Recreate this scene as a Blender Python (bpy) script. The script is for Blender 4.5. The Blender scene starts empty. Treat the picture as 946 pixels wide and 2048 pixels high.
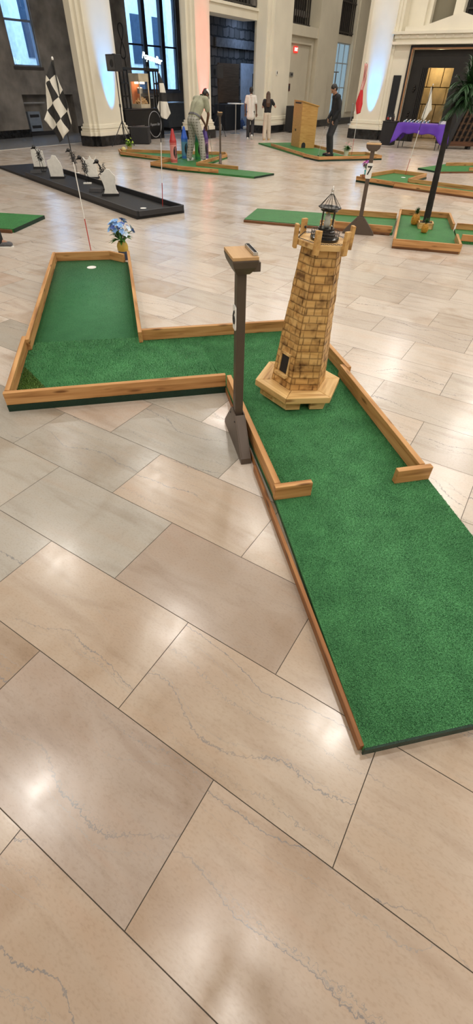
import bpy, bmesh, math, random
import numpy as np
from mathutils import Vector, Matrix, Euler
random.seed(4); RNG = np.random.default_rng(7)
PI = math.pi
S = bpy.context.scene
COL = S.collection

# ---------------------------------------------------------------- hall axes
# The marble rows run along V, the colonnade along U (metres, origin below the viewpoint)
TH = math.radians(58.6)
UX, UY = math.cos(TH), math.sin(TH)
def UV(a, b, z=0.0):
    return Vector((a*UX + b*UY, a*UY - b*UX, z))

# ---------------------------------------------------------------- materials
MATS = {}
def nodes_of(name):
    m = bpy.data.materials.new(name); m.use_nodes = True
    nt = m.node_tree; b = nt.nodes['Principled BSDF']
    return m, nt, b
def N(nt, kind, **kw):
    n = nt.nodes.new(kind)
    for k, v in kw.items():
        if k in n.inputs: n.inputs[k].default_value = v
        else: setattr(n, k, v)
    return n
def mapped(nt, scale=(1, 1, 1), coord='Object', rnd=True):
    tc = N(nt, 'ShaderNodeTexCoord'); mp = N(nt, 'ShaderNodeMapping')
    mp.inputs['Scale'].default_value = scale
    nt.links.new(tc.outputs[coord], mp.inputs['Vector'])
    if rnd:
        oi = N(nt, 'ShaderNodeObjectInfo'); mu = N(nt, 'ShaderNodeVectorMath', operation='SCALE')
        cmb = N(nt, 'ShaderNodeCombineXYZ')
        for i in range(3): nt.links.new(oi.outputs['Random'], cmb.inputs[i])
        nt.links.new(cmb.outputs[0], mu.inputs[0]); mu.inputs['Scale'].default_value = 37.0
        nt.links.new(mu.outputs[0], mp.inputs['Location'])
    return mp.outputs[0]
def ramp(nt, fac, stops, interp='LINEAR'):
    r = N(nt, 'ShaderNodeValToRGB'); r.color_ramp.interpolation = interp
    e = r.color_ramp.elements
    while len(e) < len(stops): e.new(0.5)
    for i, (p, c) in enumerate(stops):
        e[i].position = p; e[i].color = (c[0], c[1], c[2], 1)
    nt.links.new(fac, r.inputs[0]); return r.outputs[0]
def bump(nt, b, h, strength=.2, dist=.01):
    n = N(nt, 'ShaderNodeBump'); n.inputs['Strength'].default_value = strength
    n.inputs['Distance'].default_value = dist
    nt.links.new(h, n.inputs['Height']); nt.links.new(n.outputs[0], b.inputs['Normal'])
def sc(c, k): return tuple(min(1, x*k) for x in c)
def plain(name, col, rough=.5, metal=0., var=.12, vscale=6., spec=.5, bmp=0.):
    if name in MATS: return MATS[name]
    m, nt, b = nodes_of(name)
    v = mapped(nt, (vscale,)*3)
    nz = N(nt, 'ShaderNodeTexNoise', Scale=1.0, Detail=4.0); nt.links.new(v, nz.inputs['Vector'])
    c = ramp(nt, nz.outputs['Fac'], [(.3, sc(col, 1-var)), (.7, sc(col, 1+var))])
    nt.links.new(c, b.inputs['Base Color'])
    b.inputs['Roughness'].default_value = rough; b.inputs['Metallic'].default_value = metal
    b.inputs['Specular IOR Level'].default_value = spec
    if bmp: bump(nt, b, nz.outputs['Fac'], bmp)
    MATS[name] = m; return m
def wood(name, light, mid, dark, rough=.5, burn=False, knots=True):
    if name in MATS: return MATS[name]
    m, nt, b = nodes_of(name)
    v = mapped(nt, (1.6, 26, 26))
    nz = N(nt, 'ShaderNodeTexNoise', Scale=1.0, Detail=5.0, Distortion=.6); nt.links.new(v, nz.inputs['Vector'])
    c = ramp(nt, nz.outputs['Fac'], [(.25, dark), (.46, mid), (.68, light)])
    if knots:
        v2 = mapped(nt, (3.0, 14, 14))
        vo = N(nt, 'ShaderNodeTexVoronoi', Scale=1.0); nt.links.new(v2, vo.inputs['Vector'])
        k = ramp(nt, vo.outputs['Distance'], [(.08, (0, 0, 0)), (.2, (1, 1, 1))])
        mx = N(nt, 'ShaderNodeMix', data_type='RGBA'); nt.links.new(k, mx.inputs[0])
        mx.inputs[6].default_value = (*sc(dark, .8), 1); nt.links.new(c, mx.inputs[7]); c = mx.outputs[2]
    if burn:
        at = N(nt, 'ShaderNodeAttribute', attribute_name='burn')
        v3 = mapped(nt, (14, 14, 14), rnd=False)
        n3 = N(nt, 'ShaderNodeTexNoise', Scale=1.0, Detail=3.0); nt.links.new(v3, n3.inputs['Vector'])
        ad = N(nt, 'ShaderNodeMath', operation='MULTIPLY_ADD'); nt.links.new(at.outputs['Fac'], ad.inputs[0])
        ad.inputs[1].default_value = .72; 
        nt.links.new(ramp(nt, n3.outputs['Fac'], [(.52, (0, 0, 0)), (.72, (.6, .6, .6))]), ad.inputs[2])
        f = N(nt, 'ShaderNodeMix', data_type='RGBA'); nt.links.new(ad.outputs[0], f.inputs[0])
        nt.links.new(c, f.inputs[6]); f.inputs[7].default_value = (.075, .026, .008, 1); c = f.outputs[2]
    nt.links.new(c, b.inputs['Base Color']); b.inputs['Roughness'].default_value = rough
    b.inputs['Specular IOR Level'].default_value = .35
    bump(nt, b, nz.outputs['Fac'], .15, .004)
    MATS[name] = m; return m
def emit(name, col, k):
    if name in MATS: return MATS[name]
    m, nt, b = nodes_of(name)
    b.inputs['Base Color'].default_value = (0, 0, 0, 1)
    b.inputs['Emission Color'].default_value = (*col, 1); b.inputs['Emission Strength'].default_value = k
    MATS[name] = m; return m
def glass(name, tint=(1, 1, 1), rough=.02):
    if name in MATS: return MATS[name]
    m, nt, b = nodes_of(name)
    out = nt.nodes['Material Output']; tr = N(nt, 'ShaderNodeBsdfTransparent'); gl = N(nt, 'ShaderNodeBsdfGlossy')
    tr.inputs['Color'].default_value = (*tint, 1); gl.inputs['Roughness'].default_value = rough
    mx = N(nt, 'ShaderNodeMixShader'); mx.inputs[0].default_value = .05
    nt.links.new(tr.outputs[0], mx.inputs[1]); nt.links.new(gl.outputs[0], mx.inputs[2])
    nt.links.new(mx.outputs[0], out.inputs['Surface'])
    MATS[name] = m; return m
def turf_mat(name, base, tip, scale=90.):
    if name in MATS: return MATS[name]
    m, nt, b = nodes_of(name)
    v = mapped(nt, (scale,)*3)
    nz = N(nt, 'ShaderNodeTexNoise', Scale=1.0, Detail=3.0); nt.links.new(v, nz.inputs['Vector'])
    v2 = mapped(nt, (7,)*3)
    n2 = N(nt, 'ShaderNodeTexNoise', Scale=1.0, Detail=2.0); nt.links.new(v2, n2.inputs['Vector'])
    ad = N(nt, 'ShaderNodeMath', operation='MULTIPLY_ADD'); nt.links.new(n2.outputs['Fac'], ad.inputs[0])
    ad.inputs[1].default_value = .25; nt.links.new(nz.outputs['Fac'], ad.inputs[2])
    c = ramp(nt, ad.outputs[0], [(.42, base), (.82, tip)])
    nt.links.new(c, b.inputs['Base Color']); b.inputs['Roughness'].default_value = .55
    b.inputs['Specular IOR Level'].default_value = .35
    bump(nt, b, nz.outputs['Fac'], .6, .006)
    MATS[name] = m; return m
def attr_mat(name, attr='tint', rough=.7):
    if name in MATS: return MATS[name]
    m, nt, b = nodes_of(name)
    at = N(nt, 'ShaderNodeAttribute', attribute_name=attr); nt.links.new(at.outputs['Color'], b.inputs['Base Color'])
    b.inputs['Roughness'].default_value = rough; MATS[name] = m; return m

def marble():
    m, nt, b = nodes_of('pink_marble')
    at = N(nt, 'ShaderNodeAttribute', attribute_name='tint')
    se = N(nt, 'ShaderNodeAttribute', attribute_name='seed')
    tc = N(nt, 'ShaderNodeTexCoord')
    # per-slab offset so that no figure runs on across a joint
    of = N(nt, 'ShaderNodeVectorMath', operation='MULTIPLY_ADD')
    nt.links.new(se.outputs['Color'], of.inputs[0]); of.inputs[1].default_value = (60, 60, 60)
    nt.links.new(tc.outputs['Object'], of.inputs[2])
    def noise(scale, sc3, det=5., dist=0.):
        mp = N(nt, 'ShaderNodeMapping'); mp.inputs['Scale'].default_value = sc3
        nt.links.new(of.outputs[0], mp.inputs[0])
        n = N(nt, 'ShaderNodeTexNoise', Scale=scale, Detail=det, Distortion=dist); nt.links.new(mp.outputs[0], n.inputs['Vector'])
        return n
    # cloudy streaks along the slab (local y is the slab's length)
    st = noise(3.4, (3.4, .55, 1), 8., .5)
    gr = noise(150., (1, .45, 1), 4.)
    ct = ramp(nt, st.outputs['Fac'], [(.3, (.86, .82, .79)), (.48, (1, 1, 1)), (.62, (1, .975, .955)), (.75, (1, .93, .89))])
    mul = N(nt, 'ShaderNodeMix', data_type='RGBA', blend_type='MULTIPLY'); mul.inputs[0].default_value = 1
    nt.links.new(at.outputs['Color'], mul.inputs[6]); nt.links.new(ct, mul.inputs[7])
    sp = ramp(nt, gr.outputs['Fac'], [(.30, (.88, .86, .84)), (.5, (1, 1, 1)), (.7, (1, 1, 1))])
    m2 = N(nt, 'ShaderNodeMix', data_type='RGBA', blend_type='MULTIPLY'); m2.inputs[0].default_value = .8
    nt.links.new(mul.outputs[2], m2.inputs[6]); nt.links.new(sp, m2.inputs[7])
    dn = noise(1.1, (1, 1, 1), 6., 1.2)
    dc = ramp(nt, dn.outputs['Fac'], [(.34, (.80, .73, .66)), (.47, (1, 1, 1)), (.7, (1, 1, 1))])
    m3 = N(nt, 'ShaderNodeMix', data_type='RGBA', blend_type='MULTIPLY'); m3.inputs[0].default_value = .8
    nt.links.new(m2.outputs[2], m3.inputs[6]); nt.links.new(dc, m3.inputs[7]); m2 = m3
    # thin jagged grey veins running roughly lengthwise
    col = m2.outputs[2]
    for (freq, amp, jag, w, colr, cover, sx) in ((3.3, 2.1, .05, .0085, (.17, .165, .17), .49, 0.), (5.1, 2.6, .06, .0065, (.27, .25, .23), .50, 9.), (4.2, 1.3, .09, .006, (.22, .21, .20), .51, 23.)):
        sep = N(nt, 'ShaderNodeSeparateXYZ'); nt.links.new(of.outputs[0], sep.inputs[0])
        wob = noise(1.4, (1, .9, 1), 2.); jit = noise(70., (1, 1, 1), 3.)
        a1 = N(nt, 'ShaderNodeMath', operation='MULTIPLY_ADD'); nt.links.new(sep.outputs['X'], a1.inputs[0]); a1.inputs[1].default_value = freq; a1.inputs[2].default_value = sx
        a2 = N(nt, 'ShaderNodeMath', operation='MULTIPLY_ADD'); nt.links.new(wob.outputs['Fac'], a2.inputs[0]); a2.inputs[1].default_value = amp; nt.links.new(a1.outputs[0], a2.inputs[2])
        a3 = N(nt, 'ShaderNodeMath', operation='MULTIPLY_ADD'); nt.links.new(jit.outputs['Fac'], a3.inputs[0]); a3.inputs[1].default_value = jag*2.4; nt.links.new(a2.outputs[0], a3.inputs[2])
        fr = N(nt, 'ShaderNodeMath', operation='FRACT'); nt.links.new(a3.outputs[0], fr.inputs[0])
        ab = N(nt, 'ShaderNodeMath', operation='SUBTRACT'); nt.links.new(fr.outputs[0], ab.inputs[0]); ab.inputs[1].default_value = .5
        a4 = N(nt, 'ShaderNodeMath', operation='ABSOLUTE'); nt.links.new(ab.outputs[0], a4.inputs[0])
        line = ramp(nt, a4.outputs[0], [(w*.35, (1, 1, 1)), (w*1.25, (0, 0, 0))])
        cov = noise(1.7, (1, .45, 1), 2.)
        cm = ramp(nt, cov.outputs['Fac'], [(cover-.03, (0, 0, 0)), (cover+.08, (.85, .85, .85))])
        mm = N(nt, 'ShaderNodeMath', operation='MULTIPLY'); nt.links.new(line, mm.inputs[0]); nt.links.new(cm, mm.inputs[1])
        mx = N(nt, 'ShaderNodeMix', data_type='RGBA'); nt.links.new(mm.outputs[0], mx.inputs[0])
        nt.links.new(col, mx.inputs[6]); mx.inputs[7].default_value = (*colr, 1); col = mx.outputs[2]
    nt.links.new(col, b.inputs['Base Color'])
    rr = noise(9., (1, 1, 1), 4.)
    ro = ramp(nt, rr.outputs['Fac'], [(.3, (.19, .19, .19)), (.7, (.27, .27, .27))]); nt.links.new(ro, b.inputs['Roughness'])
    b.inputs['Specular IOR Level'].default_value = .75
    bump(nt, b, gr.outputs['Fac'], .05, .002)
    return m

M_BOARD = wood('cedar_stain', (.60, .34, .14), (.45, .225, .08), (.23, .10, .03))
M_PALE = wood('pale_pine', (.76, .53, .25), (.62, .39, .155), (.38, .19, .065))
M_PLY = wood('birch_plywood', (.58, .345, .115), (.50, .28, .085), (.42, .22, .06), knots=False)
M_BURN = wood('torched_pine', (.74, .47, .19), (.62, .36, .125), (.36, .17, .05), burn=True, knots=False)
M_DKWOOD = wood('dark_oak', (.085, .045, .022), (.05, .026, .013), (.02, .011, .006), knots=False)
M_BRONZE = plain('bronze_brown_paint', (.082, .058, .043), .45, var=.1)
M_BLACK = plain('matt_black', (.012, .012, .014), .6)
M_BLKGLOSS = plain('black_lacquer', (.012, .012, .013), .25)
M_CHAR = plain('charcoal_paint', (.022, .022, .026), .5)
M_TURF = turf_mat('long_turf', (.008, .078, .024), (.12, .42, .16), 300.)
M_TURFS = turf_mat('short_turf', (.016, .115, .042), (.05, .22, .085), 160.)
M_TURFF = turf_mat('bright_turf', (.012, .10, .022), (.05, .23, .06), 70.)
M_TURFO = turf_mat('olive_turf', (.016, .05, .006), (.085, .17, .02))
M_TURFD = turf_mat('dark_carpet_edge', (.003, .018, .010), (.008, .036, .02), 160.)
M_BLKTURF = turf_mat('black_carpet', (.006, .006, .007), (.02, .02, .022), 160.)
M_CREAM = plain('cream_plaster', (.78, .73, .60), .6, var=.05, vscale=1.2)
M_CREAM2 = plain('tan_plaster', (.62, .57, .45), .65, var=.07, vscale=1.0)
M_GREYP = plain('grey_plaster', (.21, .19, .17), .9, var=.4, vscale=1.6, bmp=.3)
M_BLKMARB = plain('black_marble', (.016, .016, .017), .18, var=.7, vscale=7)
M_OLIVE = plain('olive_plaster', (.20, .18, .125), .7, var=.08, vscale=1)
M_WHITE = plain('white_paint', (.78, .78, .76), .5, var=.03)
M_FOAM = plain('pale_grey_foam', (.72, .71, .67), .8, var=.06, vscale=20)
M_METAL = plain('brushed_steel', (.6, .6, .6), .3, 1., var=.08, vscale=30)
M_GLASS = glass('window_glass', (.93, .96, 1))
M_CLEAR = glass('clear_glass', (.97, .98, .97), .05)
M_RED = plain('red_paint', (.42, .03, .02), .45)
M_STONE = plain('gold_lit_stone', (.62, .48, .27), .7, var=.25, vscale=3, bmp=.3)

# ---------------------------------------------------------------- mesh builder
class MB:
    def __init__(s): s.v = []; s.f = []; s.attr = None
    def add(s, vs, fs, M=None):
        n = len(s.v)
        for p in vs:
            p = Vector(p)
            s.v.append(tuple(M @ p) if M is not None else tuple(p))
        s.f += [tuple(i+n for i in f) for f in fs]; return s
    def box(s, x0, x1, y0, y1, z0, z1, M=None):
        vs = [(x, y, z) for x in (x0, x1) for y in (y0, y1) for z in (z0, z1)]
        fs = [(0, 1, 3, 2), (4, 6, 7, 5), (0, 4, 5, 1), (2, 3, 7, 6), (0, 2, 6, 4), (1, 5, 7, 3)]
        return s.add(vs, fs, M)
    def prism(s, poly, z0, z1, M=None):
        ar = sum(poly[i-1][0]*poly[i][1]-poly[i][0]*poly[i-1][1] for i in range(len(poly)))
        if ar < 0: poly = poly[::-1]
        n = len(poly)
        vs = [(x, y, z0) for x, y in poly] + [(x, y, z1) for x, y in poly]
        fs = [tuple(range(n-1, -1, -1)), tuple(range(n, 2*n))] + [(i, (i+1) % n, (i+1) % n+n, i+n) for i in range(n)]
        return s.add(vs, fs, M)
    def frustum(s, polys_z, M=None, cap=True):
        """polys_z: list of (polygon, z), all with the same count"""
        n = len(polys_z[0][0]); vs = []; fs = []
        for poly, z in polys_z: vs += [(x, y, z) for x, y in poly]
        for k in range(len(polys_z)-1):
            for i in range(n):
                j = (i+1) % n; fs.append((k*n+i, k*n+j, (k+1)*n+j, (k+1)*n+i))
        if cap:
            fs.append(tuple(range(n-1, -1, -1))); fs.append(tuple(range((len(polys_z)-1)*n, len(polys_z)*n)))
        return s.add(vs, fs, M)
    def lathe(s, prof, seg=24, M=None):
        return s.frustum([([(r*math.cos(2*PI*i/seg), r*math.sin(2*PI*i/seg)) for i in range(seg)], z) for r, z in prof], M)
    def ell(s, c, r, M=None, seg=16, rings=10):
        vs = []; fs = []
        for i in range(rings+1):
            t = PI*i/rings
            for j in range(seg):
                p = 2*PI*j/seg
                vs.append((c[0]+r[0]*max(math.sin(t), 1e-4)*math.cos(p), c[1]+r[1]*max(math.sin(t), 1e-4)*math.sin(p), c[2]+r[2]*math.cos(t)))
        for i in range(rings):
            for j in range(seg):
                k = (j+1) % seg; fs.append((i*seg+j, (i+1)*seg+j, (i+1)*seg+k, i*seg+k))
        return s.add(vs, fs, M)
    def tube(s, pts, r, seg=8, M=None, closed=False, cap=True):
        pts = [Vector(p) for p in pts]; n = len(pts)
        rs = r if isinstance(r, (list, tuple)) else [r]*n
        vs = []; fs = []
        up = Vector((0, 0, 1)); prev = None
        for i, p in enumerate(pts):
            if closed: d = pts[(i+1) % n] - pts[i-1]
            else: d = (pts[min(i+1, n-1)] - pts[max(i-1, 0)])
            d.normalize()
            if prev is None:
                x = d.cross(up if abs(d.z) < .95 else Vector((1, 0, 0)))
            else:
                x = prev - d*prev.dot(d)
            x.normalize(); prev = x; y = d.cross(x)
            for j in range(seg):
                a = 2*PI*j/seg; vs.append(tuple(p + (x*math.cos(a) + y*math.sin(a))*rs[i]))
        m = n if closed else n-1
        for i in range(m):
            for j in range(seg):
                k = (j+1) % seg; q = (i+1) % n
                fs.append((i*seg+j, i*seg+k, q*seg+k, q*seg+j))
        if not closed and cap:
            fs.append(tuple(range(seg-1, -1, -1))); fs.append(tuple(range((n-1)*seg, n*seg)))
        return s.add(vs, fs, M)
    def cap(s, p, q, r0, r1=None, seg=12, M=None):
        """tapered capsule, one closed shell"""
        p, q = Vector(p), Vector(q); r1 = r0 if r1 is None else r1
        d = (q-p); L = d.length; d = d.normalized() if L > 1e-6 else Vector((0, 0, 1))
        pts = []; rs = []
        for k in range(5):
            a = PI/2*(1-k/4); pts.append(p-d*r0*math.sin(a)); rs.append(max(r0*math.cos(a), r0*.06))
        for k in range(5):
            a = PI/2*k/4; pts.append(q+d*r1*math.sin(a)); rs.append(max(r1*math.cos(a), r1*.06))
        return s.tube(pts, rs, seg, M)
    def build(s, name, mat, parent=None, smooth=False, bevel=0., loc=None, rot=None, sub=0):
        me = bpy.data.meshes.new(name); me.from_pydata(s.v, [], s.f); me.validate(); me.update()
        if smooth:
            for p in me.polygons: p.use_smooth = True
            if smooth == 'auto': me.set_sharp_from_angle(angle=math.radians(40))
        o = bpy.data.objects.new(name, me); COL.objects.link(o)
        if mat: me.materials.append(mat)
        if parent is not None: o.parent = parent
        if loc is not None: o.location = loc
        if rot is not None: o.rotation_euler = rot if not isinstance(rot, (int, float)) else (0, 0, rot)
        if bevel:
            md = o.modifiers.new('bevel', 'BEVEL'); md.width = bevel; md.segments = 2; md.limit_method = 'ANGLE'
        return o

def tag(o, label=None, cat=None, group=None, kind=None):
    for k, v in (('label', label), ('category', cat), ('group', group), ('kind', kind)):
        if v: o[k] = v
    return o
def thing(name, label, cat, loc=(0, 0, 0), rotz=0., group=None, rot=None):
    o = bpy.data.objects.new(name, None); COL.objects.link(o); o.empty_display_size = .1
    o.location = loc; o.rotation_euler = rot or (0, 0, rotz); tag(o, label, cat, group); return o
def children(o): return [c for c in COL.objects if c.parent == o]
def copy_tree(o, parent=None):
    c = o.copy(); COL.objects.link(c)
    if parent is not None: c.parent = parent
    for ch in children(o): copy_tree(ch, c)
    return c
def R2(p, a): return (p[0]*math.cos(a)-p[1]*math.sin(a), p[0]*math.sin(a)+p[1]*math.cos(a))
def hexa(R, a0, n=6): return [(R*math.cos(math.radians(a0)+2*PI*i/n), R*math.sin(math.radians(a0)+2*PI*i/n)) for i in range(n)]
def text_mesh(txt, size, depth=.001, shear=0., bev=0.):
    cu = bpy.data.curves.new('lettering', 'FONT'); cu.body = txt; cu.size = size; cu.extrude = depth; cu.shear = shear
    cu.align_x = 'CENTER'; cu.align_y = 'CENTER'; cu.bevel_depth = bev
    o = bpy.data.objects.new('lettering', cu); COL.objects.link(o)
    dg = bpy.context.evaluated_depsgraph_get(); me = bpy.data.meshes.new_from_object(o.evaluated_get(dg))
    vs = [tuple(v.co) for v in me.vertices]; fs = [tuple(p.vertices) for p in me.polygons]
    bpy.data.objects.remove(o); bpy.data.curves.remove(cu); bpy.data.meshes.remove(me)
    return vs, fs
def refine(vs, fs, maxlen):
    bm = bmesh.new(); bv = [bm.verts.new(v) for v in vs]
    for f in fs:
        try: bm.faces.new([bv[i] for i in f])
        except ValueError: pass
    bmesh.ops.triangulate(bm, faces=bm.faces[:])
    for _ in range(4):
        ed = [e for e in bm.edges if e.calc_length() > maxlen]
        if not ed: break
        bmesh.ops.subdivide_edges(bm, edges=ed, cuts=1); bmesh.ops.triangulate(bm, faces=bm.faces[:])
    bm.verts.index_update(); out = ([tuple(v.co) for v in bm.verts], [tuple(v.index for v in f.verts) for f in bm.faces]); bm.free(); return out
def remeshed(mb, name, mat, parent, voxel=.01, smooth=4, **kw):
    """one continuous surface grown over overlapping capsules"""
    o = mb.build(name, mat, None)
    md = o.modifiers.new('grow', 'REMESH'); md.mode = 'VOXEL'; md.voxel_size = voxel
    sm = o.modifiers.new('relax', 'SMOOTH'); sm.factor = .5; sm.iterations = smooth
    bpy.context.view_layer.update()
    dg = bpy.context.evaluated_depsgraph_get(); me = bpy.data.meshes.new_from_object(o.evaluated_get(dg))
    for p in me.polygons: p.use_smooth = True
    old = o.data; o.modifiers.clear(); o.data = me; bpy.data.meshes.remove(old)
    if not me.materials: me.materials.append(mat)
    me.name = name
    if parent is not None: o.parent = parent
    return o

# ---------------------------------------------------------------- the setting
def struct(name, mb, mat, **kw):
    o = mb.build(name, mat, kw.pop('parent', None), rot=kw.pop('rot', TH), **kw)
    if o.parent is None: o['kind'] = 'structure'
    return o
def ub(mb, a0, a1, b0, b1, z0, z1): return mb.box(a0, a1, -b1, -b0, z0, z1)   # box in hall axes

def build_floor():
    P = .4555; A0 = -.1275; Lh = .905
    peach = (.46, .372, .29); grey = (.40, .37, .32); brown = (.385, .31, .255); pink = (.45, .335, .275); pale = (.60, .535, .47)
    known = {(0, -1): brown, (0, -2): (.40, .315, .24), (0, 0): (.45, .355, .275), (1, -2): grey, (1, -1): peach, (1, 0): peach, (1, 1): (.46, .365, .28),
             (2, -2): grey, (2, -1): (.375, .30, .24), (2, 0): (.46, .37, .285), (2, 1): (.42, .31, .255), (3, -2): grey, (3, -1): peach, (3, 0): (.53, .45, .37),
             (-1, -1): peach, (-1, -2): peach, (-1, 0): (.42, .325, .245), (3, -3): grey, (4, -1): pale, (4, -2): grey, (4, 0): pale}
    vs = []; fs = []; tint = []; seed = []
    g = .0016
    for i in range(-14, 90):
        a0 = A0+P*i; a1 = a0+P
        off = -.7225 if i % 2 else -.27
        k0 = int((-16.75-off)/Lh)-1
        for k in range(k0, 32):
            b0 = off+Lh*k; b1 = b0+Lh
            if b1 < -16.75: continue
            b0 = max(b0, -16.75)
            n = len(vs)
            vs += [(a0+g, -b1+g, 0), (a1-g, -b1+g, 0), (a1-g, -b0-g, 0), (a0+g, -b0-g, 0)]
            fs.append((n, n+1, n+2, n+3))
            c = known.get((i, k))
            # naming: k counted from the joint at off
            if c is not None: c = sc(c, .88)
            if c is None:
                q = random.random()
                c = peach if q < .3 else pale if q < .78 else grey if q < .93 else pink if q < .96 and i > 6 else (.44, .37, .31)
                c = tuple(x*.3+y*.7 for x, y in zip(c, pale)) if i > 5 else c  # far rows mixed paler: the distant floor sheen put into the tint
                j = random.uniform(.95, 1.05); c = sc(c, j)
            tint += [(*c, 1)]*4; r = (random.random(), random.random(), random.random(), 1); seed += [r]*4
    me = bpy.data.meshes.new('floor'); me.from_pydata(vs, [], fs); me.update()
    for nm, dat in (('tint', tint), ('seed', seed)):
        at = me.color_attributes.new(nm, 'FLOAT_COLOR', 'CORNER')
        at.data.foreach_set('color', np.array(dat, dtype=np.float32).ravel())
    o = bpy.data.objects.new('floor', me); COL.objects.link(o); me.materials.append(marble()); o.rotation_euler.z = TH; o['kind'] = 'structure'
    gm = MB(); ub(gm, -7, 41, -16.75, 28.5, -.06, -.0015); struct('floor_bed', gm, plain('dark_grout', (.07, .055, .04), .9))
build_floor()
m = MB(); ub(m, -7, 41, -20.4, -16.752, -.06, .001); struct('floor_alcove', m, plain('grey_terrazzo', (.24, .25, .27), .22, var=.1, vscale=4))
m = MB(); ub(m, -7, 24.6, -16.80, -16.72, -.03, .012); struct('trim_alcove', m, plain('pale_stone_strip', (.5, .47, .42), .4))

# left wall with its windows
H = 9.0
w = MB()
for (a0, a1, z0, z1) in ((-7, 15.65, 0, H), (15.65, 18.3, 1.27, 2.05), (16.95, 22.25, 2.05, H), (15.65, 16.95, 6.6, H), (18.3, 22.25, 0, 2.05), (22.25, 25.9, 0, 1.38), (22.25, 25.9, 6.6, H), (25.9, 41, 0, H)):
    ub(w, a0, a1, -20.25, -20, z0, z1)
ub(w, 15.65, 18.3, -20.6, -20.4, 0, 1.3); ub(w, 15.55, 15.65, -20.6, -20.2, 0, 1.3); ub(w, 18.3, 18.4, -20.6, -20.2, 0, 1.3); ub(w, 15.6, 18.35, -20.6, -20.2, 1.27, 1.35)
struct('wall_left', w, M_GREYP)
b_ = MB(); ub(b_, -7, 15.65, -20, -19.94, 0, .24); ub(b_, 18.3, 26, -20, -19.94, 0, .24); struct('baseboard_left', b_, M_BLKMARB)
def window(name, a0, a1, z0, z1, splits, rails, fm, depth=.22):
    f = MB(); t = .06
    ub(f, a0, a0+t, -20.16, -20.04, z0, z1); ub(f, a1-t, a1, -20.16, -20.04, z0, z1)
    ub(f, a0, a1, -20.16, -20.04, z1-t, z1); ub(f, a0, a1, -20.16, -20.04, z0, z0+t)
    for (s0, s1) in splits: ub(f, s0, s1, -20.16, -19.98, z0, z1)
    for z in rails: ub(f, a0, a1, -20.14, -20.06, z-.03, z+.03)
    o = f.build(name, fm, None, rot=TH); o['kind'] = 'structure'
    g = MB(); ub(g, a0+t, a1-t, -20.105, -20.095, z0+t, z1-t); g.build('window_glass', M_GLASS, o)
    return o
M_SASH = plain('grey_blue_sash', (.13, .15, .19), .5)
win = window('window_1', 15.65, 16.95, 2.05, 6.6, [], [3.28, 4.9], M_SASH)
rv = MB(); ub(rv, 15.6, 17.02, -20.2, -19.97, 1.98, 2.06); rv.build('window_sill', plain('dark_sill', (.05, .04, .04), .6), win)
win = window('window_2', 22.25, 25.9, 1.38, 6.6, [(23.32, 23.56), (24.66, 24.90)], [2.95, 4.9], plain('black_sash', (.02, .02, .025), .5))
rv = MB(); ub(rv, 22.2, 25.95, -20.2, -19.95, 1.3, 1.4); rv.build('window_sill', M_SASH, win)

# outside: the pale facade across the street
fa = MB()
ub(fa, 2, 42, -27.6, -26.6, -2, 16)
for k in range(20):
    a = 3+2.0*k
    ub(fa, a, a+.55, -26.6, -26.25, -2, 16)
fo = fa.build('outside_facade', plain('pale_limestone', (.78, .78, .77), .8), None, rot=TH); fo['kind'] = 'structure'
fw = MB()
for k in range(20):
    for z in (-.4, 2.5, 5.4, 8.3): ub(fw, 3.75+2.0*k, 4.8+2.0*k, -26.6, -26.57, z, z+2.1)
fw.build('window_glass', plain('dark_window_pane', (.05, .08, .12), .1), fo)
st = MB(); ub(st, -10, 50, -30, -20.62, -.4, -.05); so = struct('outside_street', st, plain('grey_pavement', (.3, .3, .3), .9))

# piers of the colonnade: rebated shafts, moulded bases on a black marble plinth
def pier_plan(a0, a1, b0, b1, e=0., step=.12):
    a0 -= e; a1 += e; b0 -= e; b1 += e; s = step
    # two-step corners
    c = [(a0+2*s, b1), (a1-2*s, b1), (a1-2*s, b1-s), (a1-s, b1-s), (a1-s, b1-2*s), (a1, b1-2*s),
         (a1, b0+2*s), (a1-s, b0+2*s), (a1-s, b0+s), (a1-2*s, b0+s), (a1-2*s, b0),
         (a0+2*s, b0), (a0+2*s, b0+s), (a0+s, b0+s), (a0+s, b0+2*s), (a0, b0+2*s),
         (a0, b1-2*s), (a0+s, b1-2*s), (a0+s, b1-s), (a0+2*s, b1-s)]
    return [(a, -b) for a, b in c]
def pier(name, a0, a1, b0, b1, plinth=.28, step=.12):
    o = MB().prism(pier_plan(a0, a1, b0, b1, 0, step), plinth, H).build(name, M_CREAM, None, rot=TH, bevel=.008); o['kind'] = 'structure'
    mo = MB()
    for e, z0, z1 in ((.11, plinth, plinth+.12), (.07, plinth+.12, plinth+.2), (.085, plinth+.2, plinth+.24), (.035, plinth+.24, plinth+.32)):
        mo.prism(pier_plan(a0, a1, b0, b1, e, step), z0, z1)
    mo.build('pier_moulding', M_CREAM, o, bevel=.012)
    MB().prism(pier_plan(a0, a1, b0, b1, .13, step), 0, plinth).build('pier_plinth', M_BLKMARB, o)
    return o
pier('pillar_1', 14.75, 16.55, -16.05, -15.3)
pier('pillar_2', 19.5, 20.95, -15.05, -14.35)
pier('pillar_3', 24.55, 26.75, -14.75, -13.75)
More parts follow.
